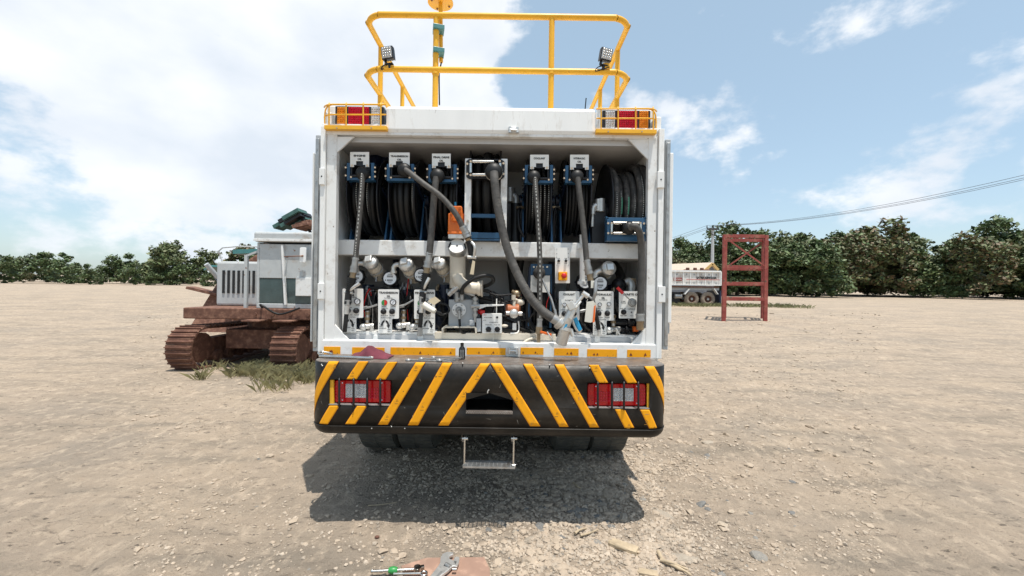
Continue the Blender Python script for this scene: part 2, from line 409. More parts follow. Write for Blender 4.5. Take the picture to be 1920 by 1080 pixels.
def rock_mesh(i, sub=1):
    bm = bmesh.new(); bmesh.ops.create_icosphere(bm, subdivisions=sub, radius=1)
    rr = random.Random(i); off = Vector((i*3.7, i*1.3, 0)); s = (1, rr.uniform(.6, .95), rr.uniform(.35, .6))
    cuts = [Vector((rr.uniform(-1, 1), rr.uniform(-1, 1), rr.uniform(-.4, 1))).normalized() for _ in range(5)]
    for v in bm.verts:
        k = 1+.28*noise.noise(v.co*1.4+off)
        co = v.co*k
        for c in cuts:
            d = co.dot(c)-.72
            if d > 0: co -= c*d*.85
        v.co = Vector((co.x*s[0], co.y*s[1], co.z*s[2]))
    m = bpy.data.meshes.new('stone'); bm.to_mesh(m); bm.free()
    m.materials.append(stonem[i % 3]); return m
rocks = [rock_mesh(i, 2) for i in range(9)]
def stone(x, y, r, i=None, sink=.25, sc3=None):
    o = bpy.data.objects.new('stone', rocks[random.randrange(9) if i is None else i]); C.objects.link(o); o.parent = ground
    o.location = (x, y, gz(x, y)-r*.12); o.rotation_euler = (random.uniform(-.2, .2), random.uniform(-.2, .2), random.uniform(0, 6.3))
    o.scale = sc3 or (r, r*random.uniform(.8, 1.1), r*random.uniform(.7, 1.1))
n_st = 0
for (px, py, rpx) in ((1172, 968, 24), (1240, 962, 24), (1180, 1028, 14), (1115, 1018, 16), (1135, 1025, 9), (1062, 1012, 12), (1275, 1045, 34), (1140, 855, 14),
                      (1183, 1050, 10), (1240, 825, 9), (1330, 828, 16), (1075, 917, 12), (1120, 912, 10), (1045, 955, 12), (1088, 965, 10), (1010, 950, 8)):
    g = G(px, py); r = rpx*g.y/F
    stone(g.x, g.y, r, (1, 4, 7, 0)[n_st % 4], sc3=(r, r*.75, r*.6)); n_st += 1
rs = random.Random(3)
while n_st < 300:
    # stones: dense patch of broken rock before the right half of the truck, thin elsewhere
    if rs.random() < .62: px, py = rs.gauss(1075, 75), rs.gauss(945, 40)
    elif rs.random() < .6: px, py = rs.uniform(950, 1420), rs.uniform(850, 1085)
    else: px, py = rs.uniform(450, 1500), rs.uniform(760, 1090)
    if py < 700 or py > 1090: continue
    g = G(px, py); r = min(.06, .011+.010*rs.expovariate(1))
    stone(g.x, g.y, r); n_st += 1

# gravel: nobody could count it - one object
def gravel(n, name='gravel', seed=5, r0=.0035, r1=.0045, rmax=.017, mm=None, label='loose grey gravel strewn over the dirt yard', flat=(.4, .8)):
    ico = bmesh.new(); bmesh.ops.create_icosphere(ico, subdivisions=1, radius=1)
    base = np.array([v.co[:] for v in ico.verts]); fb = np.array([[v.index for v in f.verts] for f in ico.faces])
    # 20-face lump
    ico.free(); rg = np.random.RandomState(seed); V = []; Fc = []; k = 0
    t = (1+5**.5)/2
    b0 = np.array([(-1, t, 0), (1, t, 0), (-1, -t, 0), (1, -t, 0), (0, -1, t), (0, 1, t), (0, -1, -t), (0, 1, -t), (t, 0, -1), (t, 0, 1), (-t, 0, -1), (-t, 0, 1)])/1.9
    f0 = np.array([(0, 11, 5), (0, 5, 1), (0, 1, 7), (0, 7, 10), (0, 10, 11), (1, 5, 9), (5, 11, 4), (11, 10, 2), (10, 7, 6), (7, 1, 8), (3, 9, 4), (3, 4, 2), (3, 2, 6), (3, 6, 8), (3, 8, 9), (4, 9, 5), (2, 4, 11), (6, 2, 10), (8, 6, 7), (9, 8, 1)])
    while k < n:
        q = rg.rand()
        if q < .38: px, py = rg.normal(1080, 95), rg.normal(930, 50)
        elif q < .55: px, py = rg.normal(1130, 80), rg.normal(1035, 25)
        elif q < .78: px, py = rg.normal(985, 120), rg.normal(915, 55)
        else:
            px, py = rg.uniform(250, 1650), 600+490*rg.rand()**1.15
            if px < 960 and rg.rand() < .45: continue
        if py > 1095 or py < 596: continue
        d = P(px, py, 1)-Vector((0, 0, H)); tt = H/-d.z; x, y = d.x*tt, d.y*tt
        dens = noise.noise(Vector((x*1.1, y*1.1, 3)))+.5*noise.noise(Vector((x*3, y*3, 8)))
        if dens < -.12 and rg.rand() < .8: continue
        r = r0+r1*rg.exponential()
        r = min(r, rmax)*(1+.16*max(0, y-2.8))
        sc_ = np.array([1, rg.uniform(.6, 1), rg.uniform(*flat)])*r
        a = rg.uniform(0, 6.28); co = (b0*(1+rg.uniform(-.38, .30, (12, 1))))*sc_
        X = co[:, 0]*cos(a)-co[:, 1]*sin(a); Y = co[:, 0]*sin(a)+co[:, 1]*cos(a)
        V.append(np.stack([X+x, Y+y, co[:, 2]+gz(x, y)+r*.15], 1)); Fc.append(f0+12*k); k += 1
    V = np.concatenate(V); Fc = np.concatenate(Fc)
    me = bpy.data.meshes.new(name); me.vertices.add(len(V)); me.vertices.foreach_set('co', V.ravel())
    me.loops.add(Fc.size); me.loops.foreach_set('vertex_index', Fc.ravel().astype(np.int32))
    me.polygons.add(len(Fc)); me.polygons.foreach_set('loop_start', np.arange(0, Fc.size, 3, dtype=np.int32)); me.polygons.foreach_set('loop_total', np.full(len(Fc), 3, dtype=np.int32))
    me.polygons.foreach_set('use_smooth', np.zeros(len(Fc), dtype=bool)); me.update(); me.validate(); me.materials.append(mm or gravelm)
    o = link(name, me, (0, 0, 0)); struct(o, 'stuff')
    o['label'] = label; o['category'] = name.replace('_', ' ')
gravel(34000)
clodm = mat('dirt_clod', (.40, .32, .24), .95, var=.3, scale=12, dirt=(.30, .25, .19), damt=.5, dscale=12, bump=.004, bscale=60)
gravel(3600, 'dirt_clods', 17, .007, .0085, .036, clodm, 'half buried clods of pale dirt and stone all over the yard', (.22, .5))

def grass(name, label, spots, m, hgt, blades):
    b = MB(); rg = random.Random(name)
    for (x, y, rad, n) in spots:
        for _ in range(n):
            a = rg.uniform(0, 6.28); q = rad*sqrt(rg.random()); gx, gy = x+q*cos(a), y+q*sin(a); z = gz(gx, gy)
            h = hgt*rg.uniform(.4, 1.2); t = rg.uniform(0, 6.28); w = .0022+.0016*rg.random()
            w *= max(1, y/9); l = Vector((cos(t), sin(t), 0))*h*rg.uniform(.2, 1.4)
            s = Vector((-sin(t), cos(t), 0))*w; p = Vector((gx, gy, z-.01))
            b.add([p-s, p+s, p+l*.4+Vector((0, 0, h*.7))+s*.6, p+l+Vector((0, 0, h))], [(0, 1, 2), (0, 2, 3)])
    o = b.build(name, m); struct(o, 'stuff'); o['label'] = label; o['category'] = 'grass'
grass('grass', 'dry yellow grass growing round the old tracked machine',
      [(-4.1+random.gauss(0, .8), 7.75+random.gauss(0, .42), random.uniform(.06, .3), random.randint(15, 90)) for _ in range(55)], grassm, .20, 1)
grass('weeds', 'green weeds at the foot of the far dump truck wheels',
      [(14+i*.9+random.uniform(-.3, .3), 31.2+random.uniform(-.4, .2), .8, 120) for i in range(-7, 9)], weedm, .28, 1)

# ---------------------------------------------------------------- the service truck
T = thing('service_truck', (-.16, 6.0, 0), 'white lube service truck seen from behind with open hose bay and striped black bumper', 'truck')
D0 = 3.2
def part(mb, name, m, bevel=0, parent=None): return mb.build(name, m, parent or T, bevel)
BX0, BX1 = -1.475, 1.147          # body sides
BZ1 = P(918, 200, D0).z; BZ0 = .95
# shell
b = MB()
b.box(BX0, BX0+.05, D0+.065, 8.7, BZ0+.05, BZ1-.03); b.box(BX1-.05, BX1, D0+.065, 8.7, BZ0+.05, BZ1-.03)
part(b, 'side_wall', white, .008)
b = MB(); b.box(BX0+.055, BX1-.055, D0+.30, 8.7, BZ1-.20, BZ1-.16); part(b, 'roof', white)
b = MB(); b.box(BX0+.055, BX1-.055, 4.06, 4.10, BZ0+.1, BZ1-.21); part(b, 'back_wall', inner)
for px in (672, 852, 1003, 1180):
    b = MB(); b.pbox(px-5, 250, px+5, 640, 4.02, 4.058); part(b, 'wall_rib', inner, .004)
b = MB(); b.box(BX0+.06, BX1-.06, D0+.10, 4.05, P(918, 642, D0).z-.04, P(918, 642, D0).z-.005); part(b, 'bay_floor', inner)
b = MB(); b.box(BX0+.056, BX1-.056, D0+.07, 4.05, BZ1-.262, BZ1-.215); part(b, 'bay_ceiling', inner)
# header between the lamp pockets
b = MB(); b.pbox(722, 199, 1118, 251, D0, D0+.28); part(b, 'header_panel', white, .03)
b = MB(); b.pbox(609, 245, 1231, 256, D0+.012, D0+.06); part(b, 'header_rail', white2, .004)
for q in ((612, 198, 721, 246), (1119, 205, 1229, 250)): b = MB(); b.pbox(*q, D0+.18, D0+.24); part(b, 'lamp_pocket', white, .01)
b = MB(); b.pbox(604, 236, 1233, 243, D0+.02, D0+.2); part(b, 'pocket_shelf', white, .004)
# corner posts
z0, z1 = P(918, 669, D0).z+.003, P(918, 240, D0).z
def xo(px): return P(px, 450, D0).x
b = MB(); b.box(xo(598.5), xo(607.5), D0, D0+.06, z0, P(600, 236, D0).z); part(b, 'corner_post', white, .003)
b = MB(); b.box(xo(608.2), xo(627), D0+.02, D0+.075, z0, P(600, 249, D0).z); part(b, 'door_post', white2, .004)
b = MB(); b.box(xo(1233.5), xo(1243.5), D0, D0+.06, z0, P(1237, 241, D0).z); part(b, 'corner_post', white, .003)
b = MB(); b.box(xo(1215), xo(1232.8), D0+.02, D0+.075, z0, P(1220, 254, D0).z); part(b, 'door_post', white2, .004)
for (a, c, e, f) in ((598, 315, 608, 346), (595, 531, 606.5, 561), (1233, 321, 1246, 352), (1235, 537, 1248, 567)):
    b = MB(); b.pbox(a, c, e, f, D0-.018, D0+.01); b.cyl(P((a+e)/2, (c+f)/2, D0-.02), P((a+e)/2, (c+f)/2, D0-.012), .006, n=8, m=1)
    part(b, 'hinge', [white2, black], .003)
for q in ([(626, 256), (664, 256), (626, 291)], [(1178, 261), (1218, 261), (1218, 302)], [(620, 600), (659, 643), (620, 643)], [(1218, 606), (1218, 648), (1181, 648)]):
    b = MB(); b.pprism(q, D0+.025, D0+.045); part(b, 'corner_gusset', white2, .002)
# folding doors laid back along the sides, and side cabinet doors further forward
def door(x0, x1, pyT, pyB, px):
    zt, zb = P(px, pyT, D0).z, P(px, pyB, D0).z
    b = MB(); b.box(x0, x1, D0+.03, D0+1.15, zb, zt); b.box(x0+.006, x1-.006, D0+.015, D0+.03, zb+.03, zt-.03, 1)
    for k in range(7):
        zz = zb+.12+(zt-zb-.24)*k/6; b.cyl((((x0+x1)/2), D0+.010, zz), ((x0+x1)/2, D0+.02, zz), .005, n=8, m=1)
    part(b, 'folding_door', [greyp, steel], .006)
door(BX0-.055, BX0-.014, 250, 660, 590); door(BX1+.022, BX1+.062, 258, 657, 1248)
b = MB(); b.box(P(1253.8, 400, 3.42).x, P(1262, 400, 3.42).x, 3.42, 4.30, P(1258, 606, 3.42).z, P(1258, 286, 3.42).z); part(b, 'cabinet_door', white, .008)
b = MB(); b.box(P(1254, 400, 3.43).x, P(1259.5, 400, 3.43).x, 3.44, 4.2, P(1258, 626, 3.43).z, P(1258, 606.5, 3.43).z); part(b, 'door_skirt', greyp, .004)
b = MB(); b.box(P(584.5, 400, 3.42).x, P(587.5, 400, 3.42).x, 3.42, 4.30, P(588, 641, 3.42).z, P(588, 286, 3.42).z); part(b, 'cabinet_door', white, .006)
# sill with reflective tape
b = MB(); b.pbox(603, 642, 1237, 669, D0+.004, D0+.09); part(b, 'sill', white2, .006)
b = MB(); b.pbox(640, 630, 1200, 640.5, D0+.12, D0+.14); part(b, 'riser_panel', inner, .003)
for (a, c, e, f) in ((607, 650, 638, 664), (660, 651.5, 721, 665), (732, 652, 854, 666), (875, 652.3, 948, 665.5), (976, 652, 1019, 665), (1039, 653.5, 1085, 667), (1101, 655, 1157, 669), (1176, 656, 1220, 670)):
    b = MB(); b.pbox(a, c, e, f, D0+.0005, D0+.0045); o = part(b, 'reflective_strip', tape)
    for px in random.sample(range(int(a)+5, int(e)-3), 2):
        mbt = MB(); u = random.uniform(1.5, 3); mbt.pprism([(px-u, f-3), (px+u, f-3), (px, f-3-2*u)], D0-.0008, D0+.0002); part(mbt, 'printed_mark', redtape, parent=o)
def latch(px, py, D):
    b = MB(); b.pbox(px-10, py-5, px+10, py+6, D-.012, D+.006); b.cyl(P(px-8, py, D-.03), P(px+8, py+2, D-.03), .010, n=10)
    b.cyl(P(px-7, py-5, D-.028), P(px-7, py+6, D-.028), .012, n=10); b.cyl(P(px+7, py-4, D-.028), P(px+7, py+6, D-.028), .012, n=10)
    part(b, 'latch_catch', alu, .002)
latch(963, 243, D0-.002); latch(962, 657, D0)

# lamp clusters on the roof corners
def led_lens(a, c, e, f, D, nx_, nz_, name, m, parent):
    """moulded lens: a sheet of small domes"""
    b = MB(); b.pbox(a, c, e, f, D+.004, D+.02)
    dx, dz = (e-a)/nx_, (f-c)/nz_
    for i in range(nx_):
        for j in range(nz_):
            x0, y0 = a+i*dx, c+j*dz; k = .12
            q = [P(x0+dx*k, y0+dz*k, D+.004), P(x0+dx*(1-k), y0+dz*k, D+.004), P(x0+dx*(1-k), y0+dz*(1-k), D+.004), P(x0+dx*k, y0+dz*(1-k), D+.004)]
            t = [P(x0+dx*.33, y0+dz*.33, D-.006), P(x0+dx*.67, y0+dz*.33, D-.006), P(x0+dx*.67, y0+dz*.67, D-.006), P(x0+dx*.33, y0+dz*.67, D-.006)]
            b.add(q+t, [(4, 5, 6, 7), (0, 1, 5, 4), (1, 2, 6, 5), (2, 3, 7, 6), (3, 0, 4, 7)])
    return b.build(name, m, parent)
def roof_cluster(x0, x1, yt, yb, mirror, tilt):
    DD = D0+.06
    b = MB(); b.pbox(x0, yt, x1, yb, DD, DD+.09); o = part(b, 'lamp_cluster', black, .006)
    w = x1-x0
    seg = [(.045, .235, amber, 'amber_lens', 4, 9), (.275, .70, redlens2, 'red_lens', 9, 9), (.745, .94, clear, 'clear_lens', 4, 8)]
    for a, e, m, nme, n1_, n2_ in seg:
        if mirror: a, e = 1-e, 1-a
        led_lens(x0+w*a, yt+2, x0+w*e, yb-1.5, DD-.005, n1_, n2_, nme, m, o)
def cage(pts_x, yt, ym, yb, xin, xout, mirror):
    """wire guard in front of a lamp cluster"""
    DD = D0-.02
    b = MB(); s = 1 if mirror else -1
    r = .0055
    for yy, rr in ((yt, .0065), (ym, r)):
        b.tube([P(xin, yy, DD+.03), P((xin+xout)/2, yy, DD), P(xout-s*14, yy, DD+.02), P(xout-s*3, yy+2, DD+.08), P(xout, yy+5, DD+.22)], rr, 6)
    for px in pts_x:
        b.tube([P(px, yb, DD-.002), P(px, yt+6, DD-.004), P(px, yt-1, DD+.01), P(px-s*.5, yt-3, DD+.18)], r, 6, seg=4)
    for k in (0, .11):
        b.tube([P(xout-s*1, yb, DD+.05+k), P(xout-s*1, yt+18, DD+.05+k), P(xout-s*5, yt+5, DD+.05+k), P(xout-s*17, yt-1, DD+.05+k)], r, 6, seg=5)
    o = part(b, 'wire_guard', yellow)
    b = MB(); b.pbox(min(xin, xout)-.5, yb-2, max(xin, xout)+.5, yb+5.5, DD-.012, DD+.03); f = part(b, 'guard_bar', yellow, .002)
    for k in (.2, .76):
        px = min(xin, xout)+k*abs(xout-xin); b = MB(); b.cyl(P(px, yb+2.5, DD-.012), P(px, yb+2.5, DD-.020), .006, n=6); part(b, 'bolt', chrome, parent=f)
roof_cluster(628, 719, 199, 236.5, False, 0); cage((617, 649, 681, 714), 196, 215, 237, 724, 608, False)
roof_cluster(1130, 1219.5, 206, 242, True, 0); cage((1127, 1159, 1192, 1225), 204, 222, 244, 1118, 1231, True)

# roof hand rail
DR = 3.36
rail = MB(); pr = .0235
tl, tr = P(682, 27, DR), P(1184, 34, DR); ml, mr_ = P(680, 129, DR), P(1183, 136, DR)
def hoop(a, b_, back):
    q = .16; n = 6; out = [a+Vector((0, back, 0)), a+Vector((0, back*.5, 0)), a+Vector((0, q+.02, 0))]
    for k in range(n+1):
        t = pi/2*k/n; out.append(a+Vector((q-q*cos(t), q-q*sin(t), 0)))
    out += [a.lerp(b_, .25), a.lerp(b_, .5), a.lerp(b_, .75)]
    for k in range(n+1):
        t = pi/2*(1-k/n); out.append(b_+Vector((-q+q*cos(t), q-q*sin(t), 0)))
    return out+[b_+Vector((0, q+.02, 0)), b_+Vector((0, back*.5, 0)), b_+Vector((0, back, 0))]
b = MB(); b.tube(hoop(tl, tr, 2.4), pr, 12, seg=5); hr = part(b, 'hand_rail', yellow)
b = MB(); b.tube(hoop(ml, mr_, 2.4), pr, 12, seg=5); part(b, 'mid_rail', yellow)
zr = BZ1-.16
for px, yt in ((818, 27), (1035, 31)):
    p = P(px, yt, DR); b = MB(); b.cyl((p.x, p.y+.004, zr), (p.x, p.y+.004, p.z), pr*.98, n=12); b.cyl((p.x, p.y+.004, P(px, 131, DR).z-.035), (p.x, p.y+.004, P(px, 131, DR).z-.02), pr*1.25, n=12)
    part(b, 'rail_post', yellow)
for x_, zt in ((tl.x, tl.z), (tr.x, tr.z)):
    for yy in (3.80, 4.55, 5.3):
        b = MB(); b.cyl((x_, yy, zr), (x_, yy, zt), pr*.95, n=12); part(b, 'rail_post', yellow)
# beacon mast
pb = P(826, 6, DR+.07)
b = MB(); b.cyl(P(827, 117, DR+.07), pb+Vector((0, 0, .02)), .0165, n=12); mast = part(b, 'beacon_mast', yellow)
b = MB(); b.cyl(pb, pb+Vector((0, 0, .008)), .103, n=32)
bp_ = part(b, 'beacon_plate', yellow, .002)
for a in (.5, 2.1, 3.7, 5.2):
    b = MB(); e = pb+Vector((cos(a)*.075, sin(a)*.075, 0)); b.cyl(e, e-Vector((0, 0, .008)), .008, n=6); part(b, 'bolt', rust, parent=bp_)
b = MB(); b.lathe([(.0, .0), (.07, 0), (.07, .03), (.06, .09), (.03, .12), (0, .125)], pb+Vector((0, 0, .009)), (0, 0, 1), 20); part(b, 'beacon_lamp', amber, parent=mast)
for py in (53, 96):
    p = P(820, py, DR); b = MB(); b.obox(p+Vector((.006, .02, 0)), (.043, .012, 0), (-.012, .05, 0), (0, 0, .018)); part(b, 'pipe_clamp', teal, .003)
b = MB(); b.tube([P(828, 115, DR+.07), P(826, 124, DR+.06), P(823.5, 135, DR+.04), P(823.5, 165, DR+.035), P(824, 197, DR+.035)], .006, 6); part(b, 'beacon_cable', black)
# work lights
def work_light(px, py, ang, yaw, rx):
    c = P(px, py, DR-.06); r = 11.2*DR/F
    M = Matrix.Rotation(R(yaw), 3, 'Z') @ Matrix.Rotation(R(ang), 3, 'Y') @ Matrix.Rotation(R(6), 3, 'X')
    u, v, w = M @ Vector((1, 0, 0)), M @ Vector((0, 1, 0)), M @ Vector((0, 0, 1))
    b = MB(); b.obox(c+v*.025, u*r, v*.022, w*r)
    for k in range(5): b.obox(c+v*.055+u*(k-2)*r*.4, u*.004, v*.012, w*r*.9)
    o = part(b, 'work_light', black, .007)
    b = MB(); b.obox(c-v*.0005, u*r*.83, v*.003, w*r*.83); f = part(b, 'lens', clear, parent=o)
    b = MB()
    for i in range(4):
        for j in range(4):
            e = c+u*r*.4*(i-1.5)+w*r*.4*(j-1.5)-v*.004
            b.lathe([(r*.17, 0), (r*.14, .006), (r*.06, .009), (0, .010)], e, -v, 8)
    part(b, 'reflector', [chrome], parent=o)
    b = MB(); e = c-w*(r+.03)+v*.03
    b.bar(e-u*.03, e+u*.03, .03, .008); b.bar(e-u*.028, c-w*r*.2-u*.028+v*.03, .006, .02); b.cyl(e, e-w*.035, .013, n=8)
    part(b, 'bracket', black, parent=o)
    g = P(rx, 128 if px < 960 else 134, DR)
    b = MB(); b.pprism([(rx-8, 128), (rx+8, 128), (rx+5, 118), (rx-5, 118)], DR-.03, DR-.022); part(b, 'mount', yellow, parent=o)
    b = MB(); b.tube([e, e+Vector((-.05, -.01, -.02)), e+Vector((-.06, 0, -.045)), g+Vector((.02, -.03, .02))], .004, 6); part(b, 'cable', black, parent=o)
work_light(725, 98, -5, -8, 726); work_light(1138, 101, 7, 12, 1136)
b = MB(); b.tube([P(1097, 205, 5.5), P(1099, 184, 5.5)], .008, 6, seg=0); part(b, 'aerial', black)

# ---- bumper
XL, XR, DF, RC = -1.385, 1.088, 2.86, .14
ZT = 1.174; ZB = .742
def bpath(s, off=0.):
    for sgn, e in ((-1, (XL+RC)-s), (1, s-(XR-RC))):
        if e > 0:
            cx = XL+RC if sgn < 0 else XR-RC
            a = min(e/RC, pi/2); q = RC+off
            x = cx+sgn*q*sin(a); y = DF+RC-q*cos(a)
            if e > RC*pi/2: y += e-RC*pi/2
            return x, y
    return s, DF-off
def sx(px, py=740): return P(px, py, DF).x
def szz(px, py): return P(px, py, DF).z
zLt, zLb = szz(675, 712), szz(675, 760); zRt, zRb = szz(1160, 718), szz(1160, 766)
zCt, zCb = szz(918, 737), szz(918, 774)
holes = [(sx(617), sx(734), zLb, zLt), (sx(1101), sx(1218), zRb, zRt), (sx(874), sx(962), zCb, zCt)]
sl = XL+RC-RC*pi/2; sr = XR-RC+RC*pi/2
ss = sorted(set([sl-.42, sl-.2]+[sl+(RC*pi/2)*i/10 for i in range(11)]+[sr-(RC*pi/2)*i/10 for i in range(11)]+[sr+.2, sr+.42]+[h[0] for h in holes]+[h[1] for h in holes]))
zs = sorted(set([ZB, ZT]+[q for h in holes for q in h[2:]]))
b = MB()
vs = {}
def vtx(i, j):
    if (i, j) not in vs:
        x, y = bpath(ss[i]); vs[(i, j)] = len(b.v); b.v.append((x, y, zs[j]))
    return vs[(i, j)]
for i in range(len(ss)-1):
    for j in range(len(zs)-1):
        cs, cz = (ss[i]+ss[i+1])/2, (zs[j]+zs[j+1])/2
        if any(h[0] < cs < h[1] and h[2] < cz < h[3] for h in holes): continue
        b.f.append([vtx(i, j), vtx(i+1, j), vtx(i+1, j+1), vtx(i, j+1)]); b.m.append(0); b.s.append(True)
h = holes[2]; mid = (h[0]+h[1])/2; zk = szz(918, 750)
b.add([(h[0], DF, h[3]), (mid, DF, h[3]), (h[0], DF, zk)], [(0, 1, 2)]); b.add([(h[1], DF, h[3]), (mid, DF, h[3]), (h[1], DF, zk)], [(0, 1, 2)])
bump = part(b, 'bumper', blackp)
sol = bump.modifiers.new('thickness', 'SOLIDIFY'); sol.thickness = .006; sol.offset = -1 
# top plate, bottom roll, inner boxes
path = [bpath(s) for s in ss]
b = MB(); b.prism([(x, y, ZT-.004) for x, y in [bpath(s, -.004) for s in ss]], (0, 0, .008)); part(b, 'top_plate', worn, .002, bump)
b = MB(); rr_ = .066; V = []; nr = 7
for k in range(nr+1):
    a = (pi/2)*k/nr; V += [(x, y, ZB-.003-rr_*sin(a)) for x, y in [bpath(s, .002-rr_*(1-cos(a))) for s in ss]]
n_ = len(ss); b.add(V, [(k*n_+i, k*n_+i+1, (k+1)*n_+i+1, (k+1)*n_+i) for k in range(nr) for i in range(n_-1)], 0, True); part(b, 'lower_roll', blackp, parent=bump)
b = MB(); b.tube([(x, y, ZB-.001) for x, y in [bpath(s, .001) for s in ss]], .0045, 6, seg=0); part(b, 'weld_bead', blackp, parent=bump)
b = MB(); b.prism([(x, y, ZB-.066) for x, y in [bpath(s, -.058) for s in ss]], (0, 0, .006)); part(b, 'bottom_plate', blackp, parent=bump)
for k, hh in enumerate(holes):
    b = MB(); d = .10 if k < 2 else .5
    x0, x1, a0, a1 = hh; y0 = DF+.0065; t = .004
    b.box(x0-t, x0, y0, DF+d, a0, a1); b.box(x1, x1+t, y0, DF+d, a0, a1); b.box(x0-t, x1+t, y0, DF+d, a1, a1+t); b.box(x0-t, x1+t, y0, DF+d, a0-t, a0); b.box(x0, x1, DF+d-t, DF+d, a0, a1)
    part(b, 'recess', [blackp if k == 2 else black], parent=bump)
b = MB(); b.box(holes[2][0], holes[2][1], DF-.004, DF+.03, zCb-.008, zCb+.012); 
for i in range(40):
    x = holes[2][0]+(holes[2][1]-holes[2][0])*(i+.5)/40; b.box(x-.0022, x+.0022, DF-.0065, DF-.0035, zCb-.004+(i % 2)*.006, zCb+.002+(i % 2)*.006, 1)
part(b, 'tread_lip', [worn, steel], .002, bump)
b = MB(); b.tube([P(914, 737, DF-.006), P(915, 733, DF-.006), P(917, 730.5, DF-.006)], .005, 6); part(b, 'hook', alu, parent=bump)
# stripes, following the wrapped surface
def stripe(tl_, tr_, yt, bl, br, yb, off=.0025, m=tape, grow=0, name='hazard_stripe', par=None):
    a = [P(tl_, yt, DF), P(tr_, yt, DF), P(bl, yb, DF), P(br, yb, DF)]
    n = 16; nn = 6; b = MB(); g = {}
    V = []
    for i in range(n+1):
        t = i/n; l = a[0].lerp(a[2], t); r = a[1].lerp(a[3], t); l.x -= grow; r.x += grow
        for j in range(nn+1):
            s = l.x+(r.x-l.x)*j/nn; z = l.z+(r.z-l.z)*j/nn; x, y = bpath(s, off); V.append((x, y, z))
    b.add(V, [(i*(nn+1)+j, i*(nn+1)+j+1, (i+1)*(nn+1)+j+1, (i+1)*(nn+1)+j) for i in range(n) for j in range(nn)], 0, True)
    o = b.build(name, m, par or bump)
    if par is None:
        e = o.modifiers.new('thickness', 'SOLIDIFY'); e.thickness = .0012; e.offset = 0
    return o
STR = [(617, 636, 677, 546, 565, 795), (672, 691, 677.5, 650, 669, 711), (618, 637, 760.5, 597, 615, 795), (727, 745, 678.5, 704.5, 723, 711.5), (670, 688.5, 761, 647.5, 666.5, 795),
       (780, 797.5, 679, 709, 727, 796), (830, 848, 680, 765, 784, 797), (901, 919, 681, 822, 841, 797.5),
       (920, 939, 681, 994, 1013, 799), (981, 998, 682, 1049, 1066, 800), (1040, 1057, 683, 1106, 1123, 801), (1104, 1122, 684, 1122, 1140, 717.5), (1153, 1171, 767.5, 1171, 1189, 802),
       (1156, 1175, 685, 1176, 1194.5, 718), (1200, 1217, 768, 1217, 1233, 803), (1208, 1226, 686.5, 1281, 1300, 803)]
for q in STR:
    o = stripe(*q)
    stripe(*q, off=.0012, m=redtape, grow=.0035, name='stripe_edge', par=o)
for (px, py) in ((601, 684), (603, 686), (867, 681), (735, 800), (698, 803), (1030, 684), (760, 803), (1105, 690)):
    x, y = bpath(sx(px), .001); b = MB(); b.ball((x, y, szz(px, py)), .005, 8, 5); part(b, 'rivet', alu, parent=bump)
# print on the tape, scratches in the paint
def bmark(pts, m, name, par, off=.0036):
    V = []
    for px, py in pts:
        x, y = bpath(sx(px), off); V.append((x, y, szz(px, py)))
    b = MB(); b.add(V, [tuple(range(len(V)))]); b.build(name, m, par)
inkdim = mat('faded_brown_print', (.34, .16, .02), .6)
scr = mat('bare_scratch', (.22, .20, .17), .6)
for (px, py) in ((628, 684), (661, 699), (780, 689), (745, 751), (727, 781), (793, 763), (826, 700), (870, 738), (969, 747), (1005, 708), (1076, 727), (1117, 690), (1180, 797), (1045, 775), (937, 693), (895, 705), (1213, 790)):
    for k in range(3):
        a = 2*pi*k/3+.4; a2 = a+2*pi/3; u0, v0, u1, v1 = 3*cos(a), 3*sin(a), 3*cos(a2), 3*sin(a2)
        bmark([(px+u0, py+v0), (px+u1, py+v1), (px+u1*.6, py+v1*.6), (px+u0*.6, py+v0*.6)], inkdim, 'printed_mark', bump)
    bmark([(px-4.5, py+5.2), (px+2, py+5.2), (px+2, py+6.3), (px-4.5, py+6.3)], inkdim, 'printed_mark', bump)
rx_ = random.Random(8)
for k in range(44):
    px, py = rx_.uniform(600, 1235), rx_.uniform(688, 800)
    if 612 < px < 740 and 706 < py < 766 or 1095 < px < 1222 and 712 < py < 772 or 868 < px < 968 and 730 < py < 782: continue
    a = rx_.choice((1.2, 1.4, 1.8, .1, -.2))+rx_.uniform(-.2, .2); l = rx_.uniform(1.2, 9)*rx_.random(); w = rx_.uniform(.25, .6)
    bmark([(px-cos(a)*l-w, py-sin(a)*l), (px+cos(a)*l, py+sin(a)*l-w*.4), (px+cos(a)*l*.8+w, py+sin(a)*l+w*.5), (px-cos(a)*l*.5+w, py-sin(a)*l*.6+w)], scr, 'scratch', bump, .0042)
